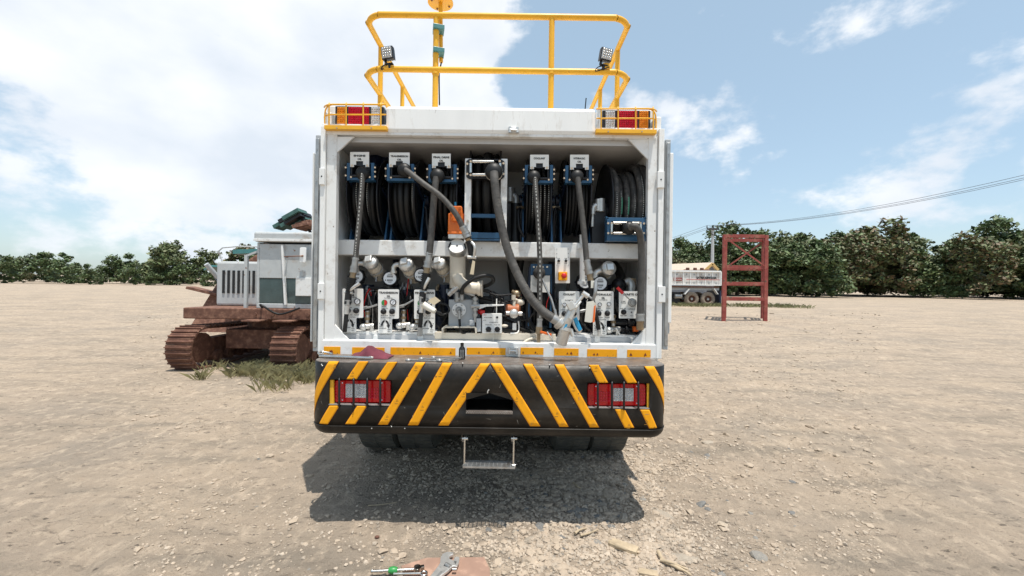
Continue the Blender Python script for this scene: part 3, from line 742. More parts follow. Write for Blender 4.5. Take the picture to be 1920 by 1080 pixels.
# bumper lamps
def tail_lamp(x0, x1, yt, yb, wx0, wx1, wy0, wy1, bars, yx0, yx1, mirror):
    D = DF+.035
    b = MB(); b.pprism(round_poly([(x0, yt), (x1, yt), (x1, yb), (x0, yb)], 6), D, D+.05); o = b.build('tail_lamp', redlens, T, .006)
    led_lens(wx0, wy0, wx1, wy1, D-.006, 8, 6, 'reverse_lens', clear, o)
    # moulded red ribs and the ring of small prisms
    c0 = (x1-28 if not mirror else x0+28); b = MB()
    for i in range(6):
        for j in range(4):
            b.pbox(c0-14+i*5, yt+15+j*5, c0-14+i*5+3.2, yt+15+j*5+3.2, D-.004, D+.001)
    e0 = x0+3 if not mirror else x1-18
    for i in range(4):
        for j in range(5): b.pbox(e0+i*4.5, yt+10+j*6, e0+i*4.5+3, yt+10+j*6+3.5, D-.003, D+.001)
    b.pbox(x0+8, yb-9, x1-8, yb-8, D-.003, D+.001)
    b.build('lens_prisms', redlens2, o)
    for px, py in ((x0+16, yt+5), (x1-17, yt+5), (x0+16, yb-5), (x1-17, yb-5)):
        b = MB(); b.cyl(P(px, py, D-.004), P(px, py, D+.002), .004, n=8); b.build('screw', chrome, o)
    b = MB(); b.pprism([(yx0, yt-1), (yx1, yt-1), (yx1, yb+5), (yx0, yb+5)], DF+.012, DF+.03); part(b, 'end_plate', yellow, .003, bump)
    for px in bars:
        b = MB(); b.tube([P(px, yt-3, DF-.004), P(px, yt+4, DF-.016), P(px, yb, DF-.016), P(px, yb+7, DF-.004)], .0075, 8, seg=4); part(b, 'guard_rod', black, parent=bump)
    b = MB(); b.pbox(min(x0, yx0), yb+3.5, max(x1, yx1), yb+5, DF-.002, DF+.03); part(b, 'recess_rim', steel, .001, bump)
tail_lamp(626, 733, 713, 755, 648, 687.5, 720, 746, (636, 663, 688.5, 713), 616, 625.5, False)
tail_lamp(1101.5, 1211, 719.5, 761, 1150, 1188, 728, 753, (1121, 1147.5, 1170, 1197), 1213.5, 1218, True)
# folding step under the bumper
DS = 2.90
b = MB()
for px in (871.5, 963.5):
    b.bar(P(px, 819, DS), P(px-1, 876, DS-.02), .010, .016)
    b.cyl(P(px-5, 822, DS), P(px+6, 822, DS), .012, n=8); b.cyl(P(px-3, 817, DS+.02), P(px-3, 827, DS-.01), .010, n=8)
    b.cyl(P(px-3, 873, DS-.02), P(px+3, 873, DS-.02), .013, n=8)
stp = part(b, 'step', chrome, .001)
p0, p1 = P(869, 872, DS-.02), P(965, 874, DS-.02)
b = MB(); b.bar(p0+Vector((0, -.03, 0)), p1+Vector((0, -.03, 0)), .006, .012); b.bar(p0+Vector((0, .07, 0)), p1+Vector((0, .07, 0)), .006, .012)
for i in range(13):
    q = p0.lerp(p1, i/12); b.bar(q+Vector((0, -.03, 0)), q+Vector((0, .07, 0)), .004, .018)
for j in range(1, 9):
    b.bar(p0+Vector((0, -.03+.0111*j, .004)), p1+Vector((0, -.03+.0111*j, .004)), .0025, .012)
part(b, 'step_tread', steel, parent=stp)

# wheels, axle, chassis
def wheel(xc, yc, rad=.53, w=.30):
    prof = [(rad*.55, -w*.45), (rad*.60, -w*.5), (rad*.90, -w*.52), (rad*.975, -w*.44), (rad, -w*.36), (rad, w*.36), (rad*.975, w*.44), (rad*.90, w*.52), (rad*.60, w*.5), (rad*.55, w*.45)]
    b = MB(); b.lathe(prof, (xc, yc, rad-.01), (1, 0, 0), 40)
    for i in range(60):
        a = 2*pi*i/60; e = Vector((0, cos(a), sin(a)))
        for s_ in (-1, 1):
            b.obox(Vector((xc+s_*w*.24, yc, rad-.01))+e*(rad-.002), Vector((w*.2, 0, 0)), e*.005, e.cross(Vector((1, 0, 0)))*.022, 0)
    o = part(b, 'wheel', tyre_m)
    b = MB(); b.lathe([(rad*.56, -w*.4), (rad*.5, -w*.2), (rad*.3, -.03), (rad*.3, .03), (rad*.5, w*.2), (rad*.56, w*.4)], (xc, yc, rad-.01), (1, 0, 0), 24)
    b.cyl((xc-.03, yc, rad-.01), (xc+.03, yc, rad-.01), rad*.3, n=20); part(b, 'rim', steel, parent=o)
YW = 4.55
for xc in (-1.315, -.935, .62, .985): wheel(xc, YW, w=.368)
for xc in (-1.315, -.935, .62, .985): wheel(xc, YW+1.3, w=.325)
for xc in (-1.25, .92): wheel(xc, 10.2, w=.3)
b = MB(); b.cyl((-1.4, YW, .52), (1.08, YW, .52), .09, n=12); b.ball((-.17, YW, .52), .24); b.cyl((-1.4, YW+1.3, .52), (1.08, YW+1.3, .52), .09, n=12); part(b, 'axle', black)
b = MB()
for x in (-.58, .24): b.box(x-.04, x+.04, 3.0, 10.6, .72, .93)
for y in (3.25, 5.4, 7.4, 9.2): b.box(-.58, .24, y-.04, y+.04, .75, .9)
part(b, 'chassis', black)
b = MB(); b.box(BX0+.02, BX1-.02, D0+.1, 8.7, .935, .985); part(b, 'deck', black)
b = MB(); b.box(-1.38, 1.06, 8.9, 10.9, .9, 2.75); part(b, 'cab', white, .12)
b = MB(); b.box(-1.25, .93, 8.885, 8.898, 1.9, 2.5); part(b, 'cab_window', glass, .01)

# ---- hose bay
DB = 3.36
b = MB(); b.box(BX0+.07, BX1-.07, DB, DB+.5, P(918, 481.5, DB).z, P(918, 453, DB).z); part(b, 'shelf_beam', white2, .006)
b = MB()
for x0, x1, s_ in ((BX0+.051, BX0+.069, 1), (BX1-.069, BX1-.051, -1)):
    b.box(x0, x1, D0+.09, DB+.5, P(918, 481.5, DB).z, P(918, 446, DB).z)
part(b, 'beam_bracket', white2, .003)

def dashes(b, pts, width, off, m=0, d_on=1, d_off=1):
    """printed marks along a hose"""
    for i in range(len(pts)-1):
        if i % (d_on+d_off) >= d_on: continue
        a, c = pts[i], pts[i+1]; t = (c-a).normalized(); v = Vector((0, -1, 0)); s = t.cross(v).normalized()
        o = -v*-1*off if False else Vector((0, -off, 0))
        b.add([a+o-s*width, a+o+s*width, c+o+s*width, c+o-s*width], [(0, 1, 2, 3)], m)
print_w = mat('hose_print', (.45, .45, .42), .7)
print_g = mat('green_print', (.05, .25, .15), .7)

def small_reel(gx0, gy0, gx1, gy1, plx0, ply0, plx1, ply1, lines, sxc, sw, side, loops, dash, hole):
    DG = 3.30; Dc = 3.69; Rr = .345
    zc = P(sxc, 378, Dc).z; xc = P(sxc, 395, 3.45).x; w = sw*3.45/F
    # frame arms: two side plates and a pedestal
    b = MB()
    for s_ in (-1, 1):
        x = xc+s_*(w/2+.018); g = P(gx0 if s_ < 0 else gx1, gy1-12, DG)
        b.bar((x, Dc, zc), (g.x-s_*.012, DG+.05, g.z), .020, .075, 0, (0, 1, 0))
        b.prism([(x, Dc-.20, P(918, 453, DB).z+.002), (x, Dc+.20, P(918, 453, DB).z+.002), (x, Dc+.05, zc+.05), (x, Dc-.05, zc+.05)], (s_*.014, 0, 0), 1)
        b.cyl((x, Dc, zc), (x+s_*.04, Dc, zc), .055, n=14)
        for k in range(5):
            q = Vector((x+s_*.012, Dc, zc)).lerp(Vector((g.x, DG+.05, g.z)), .18+.17*k); b.cyl(q, q+Vector((s_*.012, -.006, 0)), .007, n=6, m=2)
    o = part(b, 'hose_reel', [navy, blue, chrome])
    # spool
    b = MB()
    for s_ in (-1, 1):
        b.cyl((xc+s_*w/2-.004, Dc, zc), (xc+s_*w/2+.004, Dc, zc), Rr, n=40)
        b.ring((xc+s_*w/2, Dc, zc), (1, 0, 0), Rr, .007, 40, 6)
    b.cyl((xc-w/2, Dc, zc), (xc+w/2, Dc, zc), .16, n=20); b.build('spool', black, o)
    hr_ = w/(2*loops)*.98
    b = MB(); d = MB(); nd = 0
    for k in range(loops):
        x = xc-w/2+(k+.5)*w/loops; RR = Rr-.045-.03*random.random()-(.02 if k % 3 == 0 else 0); wob = w*.05
        st_ = random.getstate(); b.ring((x, Dc, zc), (1, 0, 0), RR, hr_, 44, 8, 0, wob)
        if dash and k in dash:
            pts = [Vector((x+wob*.3*sin(a_), Dc-cos(a_)*(RR+hr_*.0), zc-sin(a_)*RR)) for a_ in np.linspace(-.5, 1.25, 60)]
            dashes(d, pts, .0035, hr_+.001); nd += 1
    for k in range(loops):
        b.ring((xc-w/2+(k+.5)*w/loops, Dc, zc), (1, 0, 0), Rr-.11, hr_, 36, 6)
    b.build('hose_coil', rubber, o)
    if nd: d.build('hose_print', print_w, o)
    # guide with rollers
    b = MB(); t = 6
    b.pbox(gx0, gy0, gx0+t, gy1, DG, DG+.07); b.pbox(gx1-t, gy0, gx1, gy1, DG, DG+.07)
    b.pbox(gx0+t, gy1-5, gx1-t, gy1, DG+.002, DG+.068); b.pbox(gx0+t, gy0, gx1-t, gy0+4, DG+.03, DG+.068)
    b.build('hose_guide', blue, o, .003)
    b = MB(); b.pbox(gx0+t+.5, gy0+2, gx1-t-.5, gy0+6, DG+.01, DG+.03); 
    for px in (gx0+t+3, gx1-t-3): b.cyl(P(px, gy0+6, DG+.02), P(px, gy1-5, DG+.02), .011, n=10)
    b.cyl(P(gx0+t, gy1-8, DG+.012), P(gx1-t, gy1-8, DG+.012), .012, n=10)
    b.pbox(gx0-3, gy0+6, gx0-.5, gy1-2, DG+.02, DG+.09); b.pbox(gx1+.5, gy0+4, gx1+3, gy1-2, DG+.02, DG+.09)
    b.build('roller', black, o)
    b = MB()
    for px, py in ((gx0+t+2, gy1-6), (gx1-t-2, gy1-6), (gx0-2, gy0+9), (gx0-2, gy1-9), (gx1+2, gy0+9), (gx1+2, gy0+17), (gx1+2, gy1-7)):
        b = MB(); b.cyl(P(px, py, DG-.006), P(px, py, DG+.02), .0075, n=8); b.build('bolt', chrome, o)
    # name plate with its notch
    nx0, nx1 = (plx0+plx1)/2-6.5, (plx0+plx1)/2+6.5
    q = [(plx0, ply1+2), (plx0, ply0), (plx1, ply0), (plx1, ply1+2), (plx1-7, ply1+2), (plx1-7, ply1-2), (nx1, ply1-2), (nx1, ply1-9), (nx0, ply1-9), (nx0, ply1-2), (plx0+7, ply1-2), (plx0+7, ply1+2)]
    b = MB(); b.pprism(q, DG-.012, DG-.009); b.build('name_plate', plate, o)
    b = MB(); b.pbox(nx0-.5, ply1-8, nx1+.5, ply1, DG+.0, DG+.02); b.build('plate_bracket', black, o)
    b = MB()
    for px in (plx0+3.5, plx1-3.5): b.cyl(P(px, ply1-1, DG-.018), P(px, ply1-1, DG-.010), .008, n=8)
    b.build('plate_screw', chrome, o)
    cx = (plx0+plx1)/2
    for i, tx in enumerate(lines):
        ww = (plx1-plx0)*(.86 if len(tx) > 9 else .62 if len(tx) > 5 else .22)
        ptext(tx, cx, ply0+7+i*6.3, ww, 3.8, DG-.0135, ink, o, bold=.05)
    return o
R1 = small_reel(650, 305, 701, 338, 656.5, 285, 692, 311, ('ENGINE', 'OIL'), 686, 55, 1, 6, (1, 2, 3, 5), 0)
R2 = small_reel(725, 307, 776, 339, 729.5, 286, 768, 311, ('TRANSMISSION', 'OIL'), 758, 46, 1, 4, (3,), 0)
R3 = small_reel(803, 308, 856, 341, 810, 288, 845, 313, ('FINAL DRIVE', 'OIL'), 836, 46, 1, 5, None, 0)
R4 = small_reel(984, 309, 1037, 343, 994, 290, 1029, 315, ('COOLANT',), 1009, 44, -1, 6, (1, 2, 3, 4, 5), 0)
R5 = small_reel(1060, 310, 1110, 343, 1069, 290, 1104, 316, ('HYDRAULIC', 'OIL'), 1082, 44, -1, 7, None, 0)
# spare motor housing behind reels 1 and 2
b = MB(); b.cyl(P(700, 318, 3.75), P(726, 316, 3.70), .16, n=24); b.cyl(P(726, 316, 3.70), P(734, 315, 3.69), .10, n=20); b.ball(P(703, 318, 3.75), .15); part(b, 'reel_motor', navy, .004)
b = MB(); b.cyl(P(862, 340, 3.8), P(876, 340, 3.8), .14, n=24); b.pbox(860, 350, 872, 385, 3.75, 3.9, 1); part(b, 'reel_motor', [black, blue], .004)

def stopper(px, py, D, r, m=rubber, ring_=False):
    c = P(px, py, D); b = MB(); b.ball(c, r, 18, 10, 0, (1, .75, 1))
    if ring_:
        b.ring(c+Vector((0, .015, 0)), (0, 1, 0), r*.93, .008, 24, 6, 1)
    b.build('hose_stopper', [m, chrome], T)
def hose(path, r, m, name='delivery_hose', n=10, dash=False, seg=8):
    pts = [P(*p) for p in path]; b = MB(); b.tube(pts, r, n, 0, seg); o = part(b, name, m)
    if dash:
        d = MB(); dashes(d, cat(pts, 14), .004, r+.001); d.build('hose_print', print_w, o)
    return o
def ferrules(segs):
    """hose end: list of (a, b, radius, material index)"""
    b = MB()
    for a, c, r, m in segs:
        A, Bq = P(*a), P(*c); b.cyl(A, Bq, r, n=14, m=m)
        for t in (.15, .85):
            q = A.lerp(Bq, t); e = (Bq-A).normalized()*.004
            b.cyl(q-e, q+e, r*1.14, n=6 if m == 2 else 14, m=m)
    return part(b, 'hose_coupling', [steel, alu, brass, rubber], .001)
stopper(680, 325, 3.27, .055); stopper(758, 319, 3.27, .055); stopper(820, 330, 3.27, .058); stopper(1001, 332, 3.27, .052); stopper(1082, 331, 3.27, .052)
DH = 3.24
hose([(680, 326, 3.25), (678, 360, DH), (674, 410, DH), (669, 460, DH), (667, 486, DH)], .020, hosem, dash=True)
ferrules([((667, 483, DH), (664.5, 501, DH), .024, 0), ((664.5, 500, DH), (663, 511, DH), .029, 0), ((663, 510, DH), (661, 521, DH), .022, 2)])
def grip(path, r, ribs):
    pts = [P(*p) for p in path]; b = MB(); b.tube(pts, r*.9, 12, 0, 6)
    q = cat(pts, 8)
    for k in range(ribs):
        i = int(1+k*(len(q)-3)/ribs); e = (q[i+1]-q[i]).normalized()*.005; b.cyl(q[i]-e, q[i]+e, r*1.12, n=12)
    return part(b, 'nozzle_grip', rubber)
grip([(661, 521, DH), (658, 534, DH), (654, 548, DH)], .029, 7)
def oil_nozzle(x0, y0, x1, y1, lx, ly, D):
    """control nozzle with lever, from trigger to tip"""
    A, Bq = P(x0, y0, D), P(x1, y1, D); b = MB(); m_ = A.lerp(Bq, .5)
    b.cyl(A, A.lerp(Bq, .3), .026, n=12, m=0); b.cyl(A.lerp(Bq, .3), A.lerp(Bq, .55), .020, n=10, m=1)
    b.tube([A, A+(P(lx, ly, D-.03)-A)*.5+Vector((0, -.02, 0)), P(lx, ly, D-.03)], lambda t: .008+.007*t, 8, 1)
    b.cyl(A+Vector((-.03, 0, 0)), A+Vector((.03, -.01, -.004)), .012, n=8, m=1)
    part(b, 'oil_nozzle', [black, alu], .001)
    b = MB(); b.tube([A.lerp(Bq, .55), A.lerp(Bq, .8)+Vector((.002, -.004, 0)), Bq], .0165, 10, 0, 5); part(b, 'nozzle_spout', rubber)
oil_nozzle(654, 548, 646, 622, 674, 531, DH)
ferrules([((652.5, 562, DH-.005), (651.5, 573, DH-.005), .021, 0)])
hose([(760, 318, 3.25), (772, 327, 3.22), (795, 345, 3.19), (825, 367, 3.17), (848, 392, 3.16), (861, 412, 3.17), (868, 428, 3.18)], .0215, hosem)
ferrules([((867, 424, 3.18), (874, 438, 3.19), .026, 0), ((873, 437, 3.19), (877, 446, 3.19), .030, 0), ((877, 446, 3.19), (880, 453, 3.2), .023, 2)])
grip([(880, 452, 3.2), (883, 466, 3.2), (885, 478, 3.2)], .030, 1)
b = MB(); b.tube([P(882, 452, 3.19), P(890, 462, 3.16), P(889, 482, 3.18)], .012, 8); b.cyl(P(877, 482, 3.19), P(893, 483, 3.18), .014, n=8); b.cyl(P(886, 478, 3.2), P(884, 494, 3.2), .02, n=10, m=1); part(b, 'oil_nozzle', [alu, black])
hose([(818, 332, 3.25), (815, 360, DH), (812, 395, DH), (809, 435, DH), (805, 478, DH)], .026, hosem)
ferrules([((805, 473, DH), (803, 491, DH), .025, 0), ((803, 490, DH), (801, 502, DH), .030, 0), ((801, 500, DH), (799, 513, DH), .024, 2)])
grip([(799, 512, DH), (797, 527, DH), (794, 544, DH)], .031, 7)
oil_nozzle(793, 547, 787, 618, 805, 521, DH)
ferrules([((791, 556, DH-.005), (790, 569, DH-.005), .021, 0), ((788, 614, DH-.005), (787, 630, DH-.005), .020, 0)])
hose([(1003, 333, 3.25), (1005, 365, DH), (1009, 420, DH), (1012, 480, DH), (1012, 540, DH), (1012, 600, DH)], .0205, hosem, dash=True)
ferrules([((1012, 597, DH), (1011, 614, DH), .021, 0), ((1011, 613, DH), (1010, 626, DH), .025, 2), ((1010, 625, DH), (1010, 642, DH), .014, 2)])
b = MB(); b.bar(P(1013, 622, DH-.02), P(1034, 628, DH-.03), .014, .018); part(b, 'valve_lever', orangecap, .003)
b = MB(); b.tube([P(1026, 622, DH-.03), P(1033, 633, DH-.04), P(1039, 640, DH-.04)], .006, 6); part(b, 'valve_handle', alu)
hose([(1083, 333, 3.25), (1086, 360, DH), (1091, 400, DH), (1096, 445, DH), (1100, 490, DH)], .0225, hosem)
ferrules([((1100, 487, DH), (1103, 504, DH), .025, 0), ((1102, 503, DH), (1105, 514, DH), .030, 0), ((1105, 513, DH), (1107, 526, DH), .023, 2)])
grip([(1107, 526, DH), (1109, 545, DH), (1111, 560, DH)], .024, 1)
b = MB(); b.tube([P(1117, 530, DH-.03), P(1116, 548, DH-.05), P(1112, 564, DH-.03)], lambda t: .017-.006*t, 8); b.cyl(P(1100, 553, DH-.02), P(1114, 563, DH-.03), .009, n=8); part(b, 'oil_nozzle', steel)
hose([(1111, 560, DH), (1115, 580, DH-.01), (1120, 603, DH-.01), (1123, 620, DH)], .0165, rubber, 'nozzle_spout')
ferrules([((1123, 617, DH), (1124, 630, DH), .016, 1)])
b = MB(); b.pbox(1108, 526, 1114, 540, DH-.03, DH-.026); part(b, 'hose_sticker', paper)

# centre reel: white uprights, roller head, big hose
DC = 3.28
b = MB(); b.pbox(871, 297, 883, 455, DC, DC+.06); b.pbox(938.5, 297.5, 950.5, 455, DC, DC+.06); cr_ = part(b, 'suction_reel', white2, .003)
b = MB(); b.pprism(round_poly([(874, 298), (946, 299), (946, 335), (874, 335)], 5, 2)[::1], DC-.014, DC-.004) if False else None
for q in ([(874, 302), (879, 298), (886, 298), (886, 335), (879, 335), (874, 331)], [(934, 299), (941, 299), (946, 303), (946, 331), (941, 335), (934, 335)]): b.pprism(q, DC-.022, DC-.004)
b.pbox(886, 298, 934, 301, DC-.02, DC+.04); b.pbox(886, 331, 934, 335, DC-.02, DC+.04); b.build('roller_head', black, cr_, .002)
b = MB()
for a_, c_, r_ in (((886, 303), (926, 303.5), .012), ((886, 328), (914, 328), .013), ((882.5, 306), (882.5, 324), .011), ((938, 306), (938, 325), .011)): b.cyl(P(*a_, DC-.035), P(*c_, DC-.035), r_, n=12)
b.build('roller', chrome, cr_)
b = MB()
for px, py in ((876, 307), (876, 326), (882.5, 302.5), (882.5, 328), (937, 302), (944, 306), (944, 326), (877, 414), (877, 433), (945, 414)): b = MB(); b.cyl(P(px, py, DC-.028), P(px, py, DC+.0), .009, n=8); b.build('bolt', chrome, cr_)
for q in ((401, 408), (436, 447), (448, 451)): b = MB(); b.pbox(883, q[0], 938, q[1], DC+.02, DC+.05); b.build('cross_bar', blue, cr_, .002)
xa, xb = P(886, 350, 3.6).x, P(940, 350, 3.6).x; zc = P(913, 365, 3.70).z; Dk = 3.70
b = MB()
for x in (xa, xb): b.cyl((x-.004, Dk, zc), (x+.004, Dk, zc), .40, n=44); b.ring((x, Dk, zc), (1, 0, 0), .40, .008, 44, 6)
b.cyl((xa, Dk, zc), (xb, Dk, zc), .2, n=24); b.build('spool', black, cr_)
b = MB()
for x, q in ((xa+.06, .30), (xa+.135, .345), (xa+.205, .315)): b.ring((x, Dk, zc), (1, 0, 0), q, .036, 44, 10)
b.build('hose_coil', rubber, cr_)
stopper(926, 322, DC-.08, .068, rubber, True)
big = [(926, 323, DC-.12), (928, 345, DC-.14), (933, 385, DC-.15), (944, 440, DC-.16), (962, 496, DC-.18), (988, 548, DC-.22), (1014, 580, DC-.25), (1038, 598, DC-.28)]
pts = cat([P(*p) for p in big], 16); b = MB(); b.tube(pts, .0315, 14, 0, 0)
for i in range(2, len(pts)-2, 1):
    e = (pts[i+1]-pts[i]).normalized()*.006
    if i % 2: b.cyl(pts[i]-e, pts[i]+e, .0327, n=14, cap=False)
part(b, 'suction_hose', hosem)
# diesel nozzle hanging on the big hose
DN = DC-.28
nz_ = [((1036, 596, DN), (1047, 603, DN), .034, 0), ((1046, 602, DN), (1053, 608, DN), .045, 1), ((1052, 606, DN), (1060, 612, DN), .038, 1)]
b = MB()
for a_, c_, r_, m_ in nz_: b.cyl(P(*a_), P(*c_), r_, n=18, m=m_)
for t in (.2, .5, .8):
    A, Bq = P(1046, 602, DN), P(1053, 608, DN); q = A.lerp(Bq, t); e = (Bq-A).normalized()*.004; b.cyl(q-e, q+e, .050, n=18, m=1)
fz = part(b, 'refuel_nozzle', [steel, alu], .002)
b = MB(); b.tube([P(1058, 612, DN), P(1064, 600, DN-.02), P(1072, 582, DN-.03), P(1079, 570, DN-.03)], lambda t: .040-.016*t, 12, 0); b.cyl(P(1052, 644, DN+.03), P(1060, 617, DN), .042, n=20)
b.cyl(P(1059.5, 619, DN), P(1061, 613, DN), .050, n=20); b.build('nozzle_body', alu, fz)
b = MB(); c_ = P(1070, 573, DN-.05); b.obox(c_, (.022, 0, .012), (0, .02, 0), (-.014, 0, .026)); b.obox(P(1072, 590, DN-.05), (.014, 0, .032), (0, .012, 0), (-.012, 0, .006)); b.build('nozzle_yoke', alu, fz, .004)
b = MB(); b.tube([P(1077, 574, DN-.02), P(1090, 558, DN-.02), P(1098, 548, DN-.02)], .013, 10); b.cyl(P(1092, 549, DN-.02), P(1103, 556, DN-.02), .019, n=14); b.tube([P(1072, 597, DN-.03), P(1082, 575, DN-.05), P(1089, 565, DN-.04)], .008, 8); b.build('nozzle_lever', alu, fz)
b = MB(); b.obox(P(1065, 603, DN-.046), (.010, 0, .003), (0, .002, 0), (.022, 0, .045)); b.build('blue_label', bluepl, fz)
text('FLUIDTEK', P(1065, 603, DN-.0485), .07, .010, plate, fz, dirx=(.44, 0, .90), diry=(-.9, 0, .44)) if False else None
b = MB(); b.obox(P(1083, 608, DN), (.020, 0, -.045), (0, .014, 0), (.012, 0, .008)); b.build('blue_grip', bluepl, fz, .006)
b = MB(); b.tube([P(1074, 600, DN), P(1078, 612, DN), P(1086, 622, DN), P(1090, 616, DN)], .010, 8); b.cyl(P(1070, 617, DN-.02), P(1074, 630, DN-.02), .014, n=10); b.build('trigger_guard', alu, fz)

# waste oil reel at the right
xa, xb = P(1136, 360, 3.55).x, P(1203, 360, 3.55).x; Dk, zc, Rw = 3.66, P(1165, 395, 3.66).z, .38
b = MB(); b.pprism([(1110, 392), (1137, 380), (1137, 456), (1110, 456)], 3.42, 3.52); b.cyl(P(1105, 398, 3.5), P(1140, 398, 3.5), .06, n=20); ww = part(b, 'waste_oil_reel', black, .004)
b = MB()
for x in (xa, xb): b.cyl((x-.004, Dk, zc), (x+.004, Dk, zc), Rw, n=48); b.ring((x, Dk, zc), (1, 0, 0), Rw, .008, 48, 6)
b.cyl((xa, Dk, zc), (xb, Dk, zc), .18, n=24); b.build('spool', black, ww)
b = MB(); d = MB(); d2 = MB()
for k, q in enumerate((.335, .27, .285, .30, .355, .36)):
    x = xa+.03+(xb-xa-.05)*k/5; b.ring((x, Dk, zc), (1, 0, 0), q, .0285, 48, 10, 0, .006)
    if k < 5:
        pt = [Vector((x+.004, Dk-cos(a)*(q), zc-sin(a)*q)) for a in np.linspace(-.9, .5, 60)]
        dashes(d, pt, .0035, .030)
        if k in (1, 2): dashes(d2, [p+Vector((.004, -.001, 0)) for p in pt[30:52]], .005, .030, 0, 1, 0)
b.build('hose_coil', rubber2, ww); d.build('hose_print', print_w, ww); d2.build('hose_print', print_g, ww)
Dg = 3.25
b = MB(); b.pbox(1138, 408, 1211, 415, Dg, Dg+.08); b.pbox(1138, 440, 1211, 452, Dg, Dg+.08); b.pbox(1138, 415, 1146, 440, Dg, Dg+.08); b.pbox(1202.5, 415, 1211, 440, Dg, Dg+.08)
b.pprism([(1136, 405), (1143, 409), (1138, 412)], Dg, Dg+.05); b.pprism([(1213, 405), (1206, 409), (1211, 412)], Dg, Dg+.05); b.pbox(1145, 443, 1202, 449, Dg-.004, Dg); b.build('hose_guide', blue, ww, .003)
b = MB()
for a_, c_, r_ in (((1150, 418), (1198, 418.5), .0115), ((1150, 437.5), (1198, 438), .0115), ((1147, 420), (1147, 435), .0115), ((1201, 420), (1201, 435), .0115)): b.cyl(P(*a_, Dg-.012), P(*c_, Dg-.012), r_, n=12)
b.build('roller', chrome, ww)
b = MB()
for px, py in ((1140.5, 418.5), (1147, 418), (1140.5, 437), (1147, 437), (1201, 418), (1207.5, 419), (1207, 437), (1201.5, 437)): b = MB(); b.cyl(P(px, py, Dg-.024), P(px, py, Dg+.01), .0085, n=8); b.build('bolt', chrome, ww)
b = MB(); b.tube([P(1128, 385, 3.42), P(1118, 385, 3.42), P(1112, 390, 3.42), P(1111, 402, 3.42)], .024, 12); b.cyl(P(1122, 374, 3.42), P(1122, 396, 3.42), .03, n=14); b.cyl(P(1127, 373, 3.42), P(1127, 397, 3.42), .032, n=14); b.cyl(P(1111, 402, 3.42), P(1111, 425, 3.42), .013, n=10); b.build('swivel_elbow', alu, ww)
stopper(1180, 428, Dg-.05, .052, rubber)
hose([(1182, 427, Dg-.09), (1188, 424, Dg-.12), (1196, 430, Dg-.12), (1201, 446, Dg-.08), (1203, 480, Dg-.05), (1202, 540, Dg-.04), (1200, 590, Dg-.04)], .026, hosem)
ferrules([((1200, 588, Dg-.04), (1200, 602, Dg-.04), .030, 0), ((1200, 601, Dg-.04), (1200, 618, Dg-.03), .027, 2)])
# upright pipe with elbow beside the centre reel
b = MB(); b.tube([P(950, 366, 3.6), P(958, 366, 3.6), P(966, 370, 3.6), P(967, 382, 3.6)], .035, 14); b.cyl(P(956, 353, 3.6), P(956, 379, 3.6), .045, n=14); b.cyl(P(967, 382, 3.6), P(966, 456, 3.6), .042, n=14, m=1); part(b, 'return_pipe', [steel, black])
b = MB(); b.tube([P(975, 390, 3.55), P(972, 396, 3.52), P(972, 412, 3.5), P(974, 428, 3.5), P(982, 445, 3.52)], .014, 8); b.cyl(P(968, 389, 3.54), P(981, 389, 3.56), .014, n=8, m=1); part(b, 'jumper_hose', [black, brass])
b = MB(); b.tube([P(1053, 394, 3.55), P(1046, 388, 3.55), P(1042, 390, 3.55), P(1039, 410, 3.55), P(1038, 450, 3.56)], .013, 8); b.cyl(P(1036, 388, 3.55), P(1049, 388, 3.55), .012, n=8, m=1); part(b, 'jumper_hose', [black, brass])
b = MB(); b.tube([P(796, 388, 3.5), P(799, 392, 3.5), P(801, 420, 3.5), P(806, 446, 3.5)], .013, 8); part(b, 'jumper_hose', black)
b = MB(); b.tube([P(757, 392, 3.5), P(758, 402, 3.5)], .013, 8, seg=0); part(b, 'fitting', brass)
b = MB(); b.cyl(P(998, 262, 4.0), P(998, 300, 4.0), .035, n=10); b.tube([P(993, 262, 3.95), P(996, 268, 3.95), P(997, 290, 3.95)], .010, 6); part(b, 'cable_bundle', navy)
b = MB(); b.cyl(P(1092, 440, 3.3), P(1092, 532, 3.33), .022, n=12); b.pbox(1083, 458, 1092, 466, 3.28, 3.33); b.cyl(P(1091, 527, 3.33), P(1091, 533, 3.33), .035, n=14); part(b, 'drop_pipe', white2)

# lower bay -------------------------------------------------------------
# tray
for q in ((640, 622, 816, 629), (1060, 628, 1200, 633)): b = MB(); b.pbox(*q, DB-.03, DB+.4); part(b, 'tray', white2, .002)
b = MB(); b.pbox(815, 625, 1042, 637, DB-.05, DB-.02); b.pbox(815, 625, 1042, 627.5, DB-.02, DB+.35); part(b, 'pump_rail', cream, .003)
for px in (645, 704, 788, 1068, 1120):
    b = MB(); b.pbox(px-5, 628, px+5, 642, DB-.045, DB-.01); part(b, 'tray_foot', white2, .003)
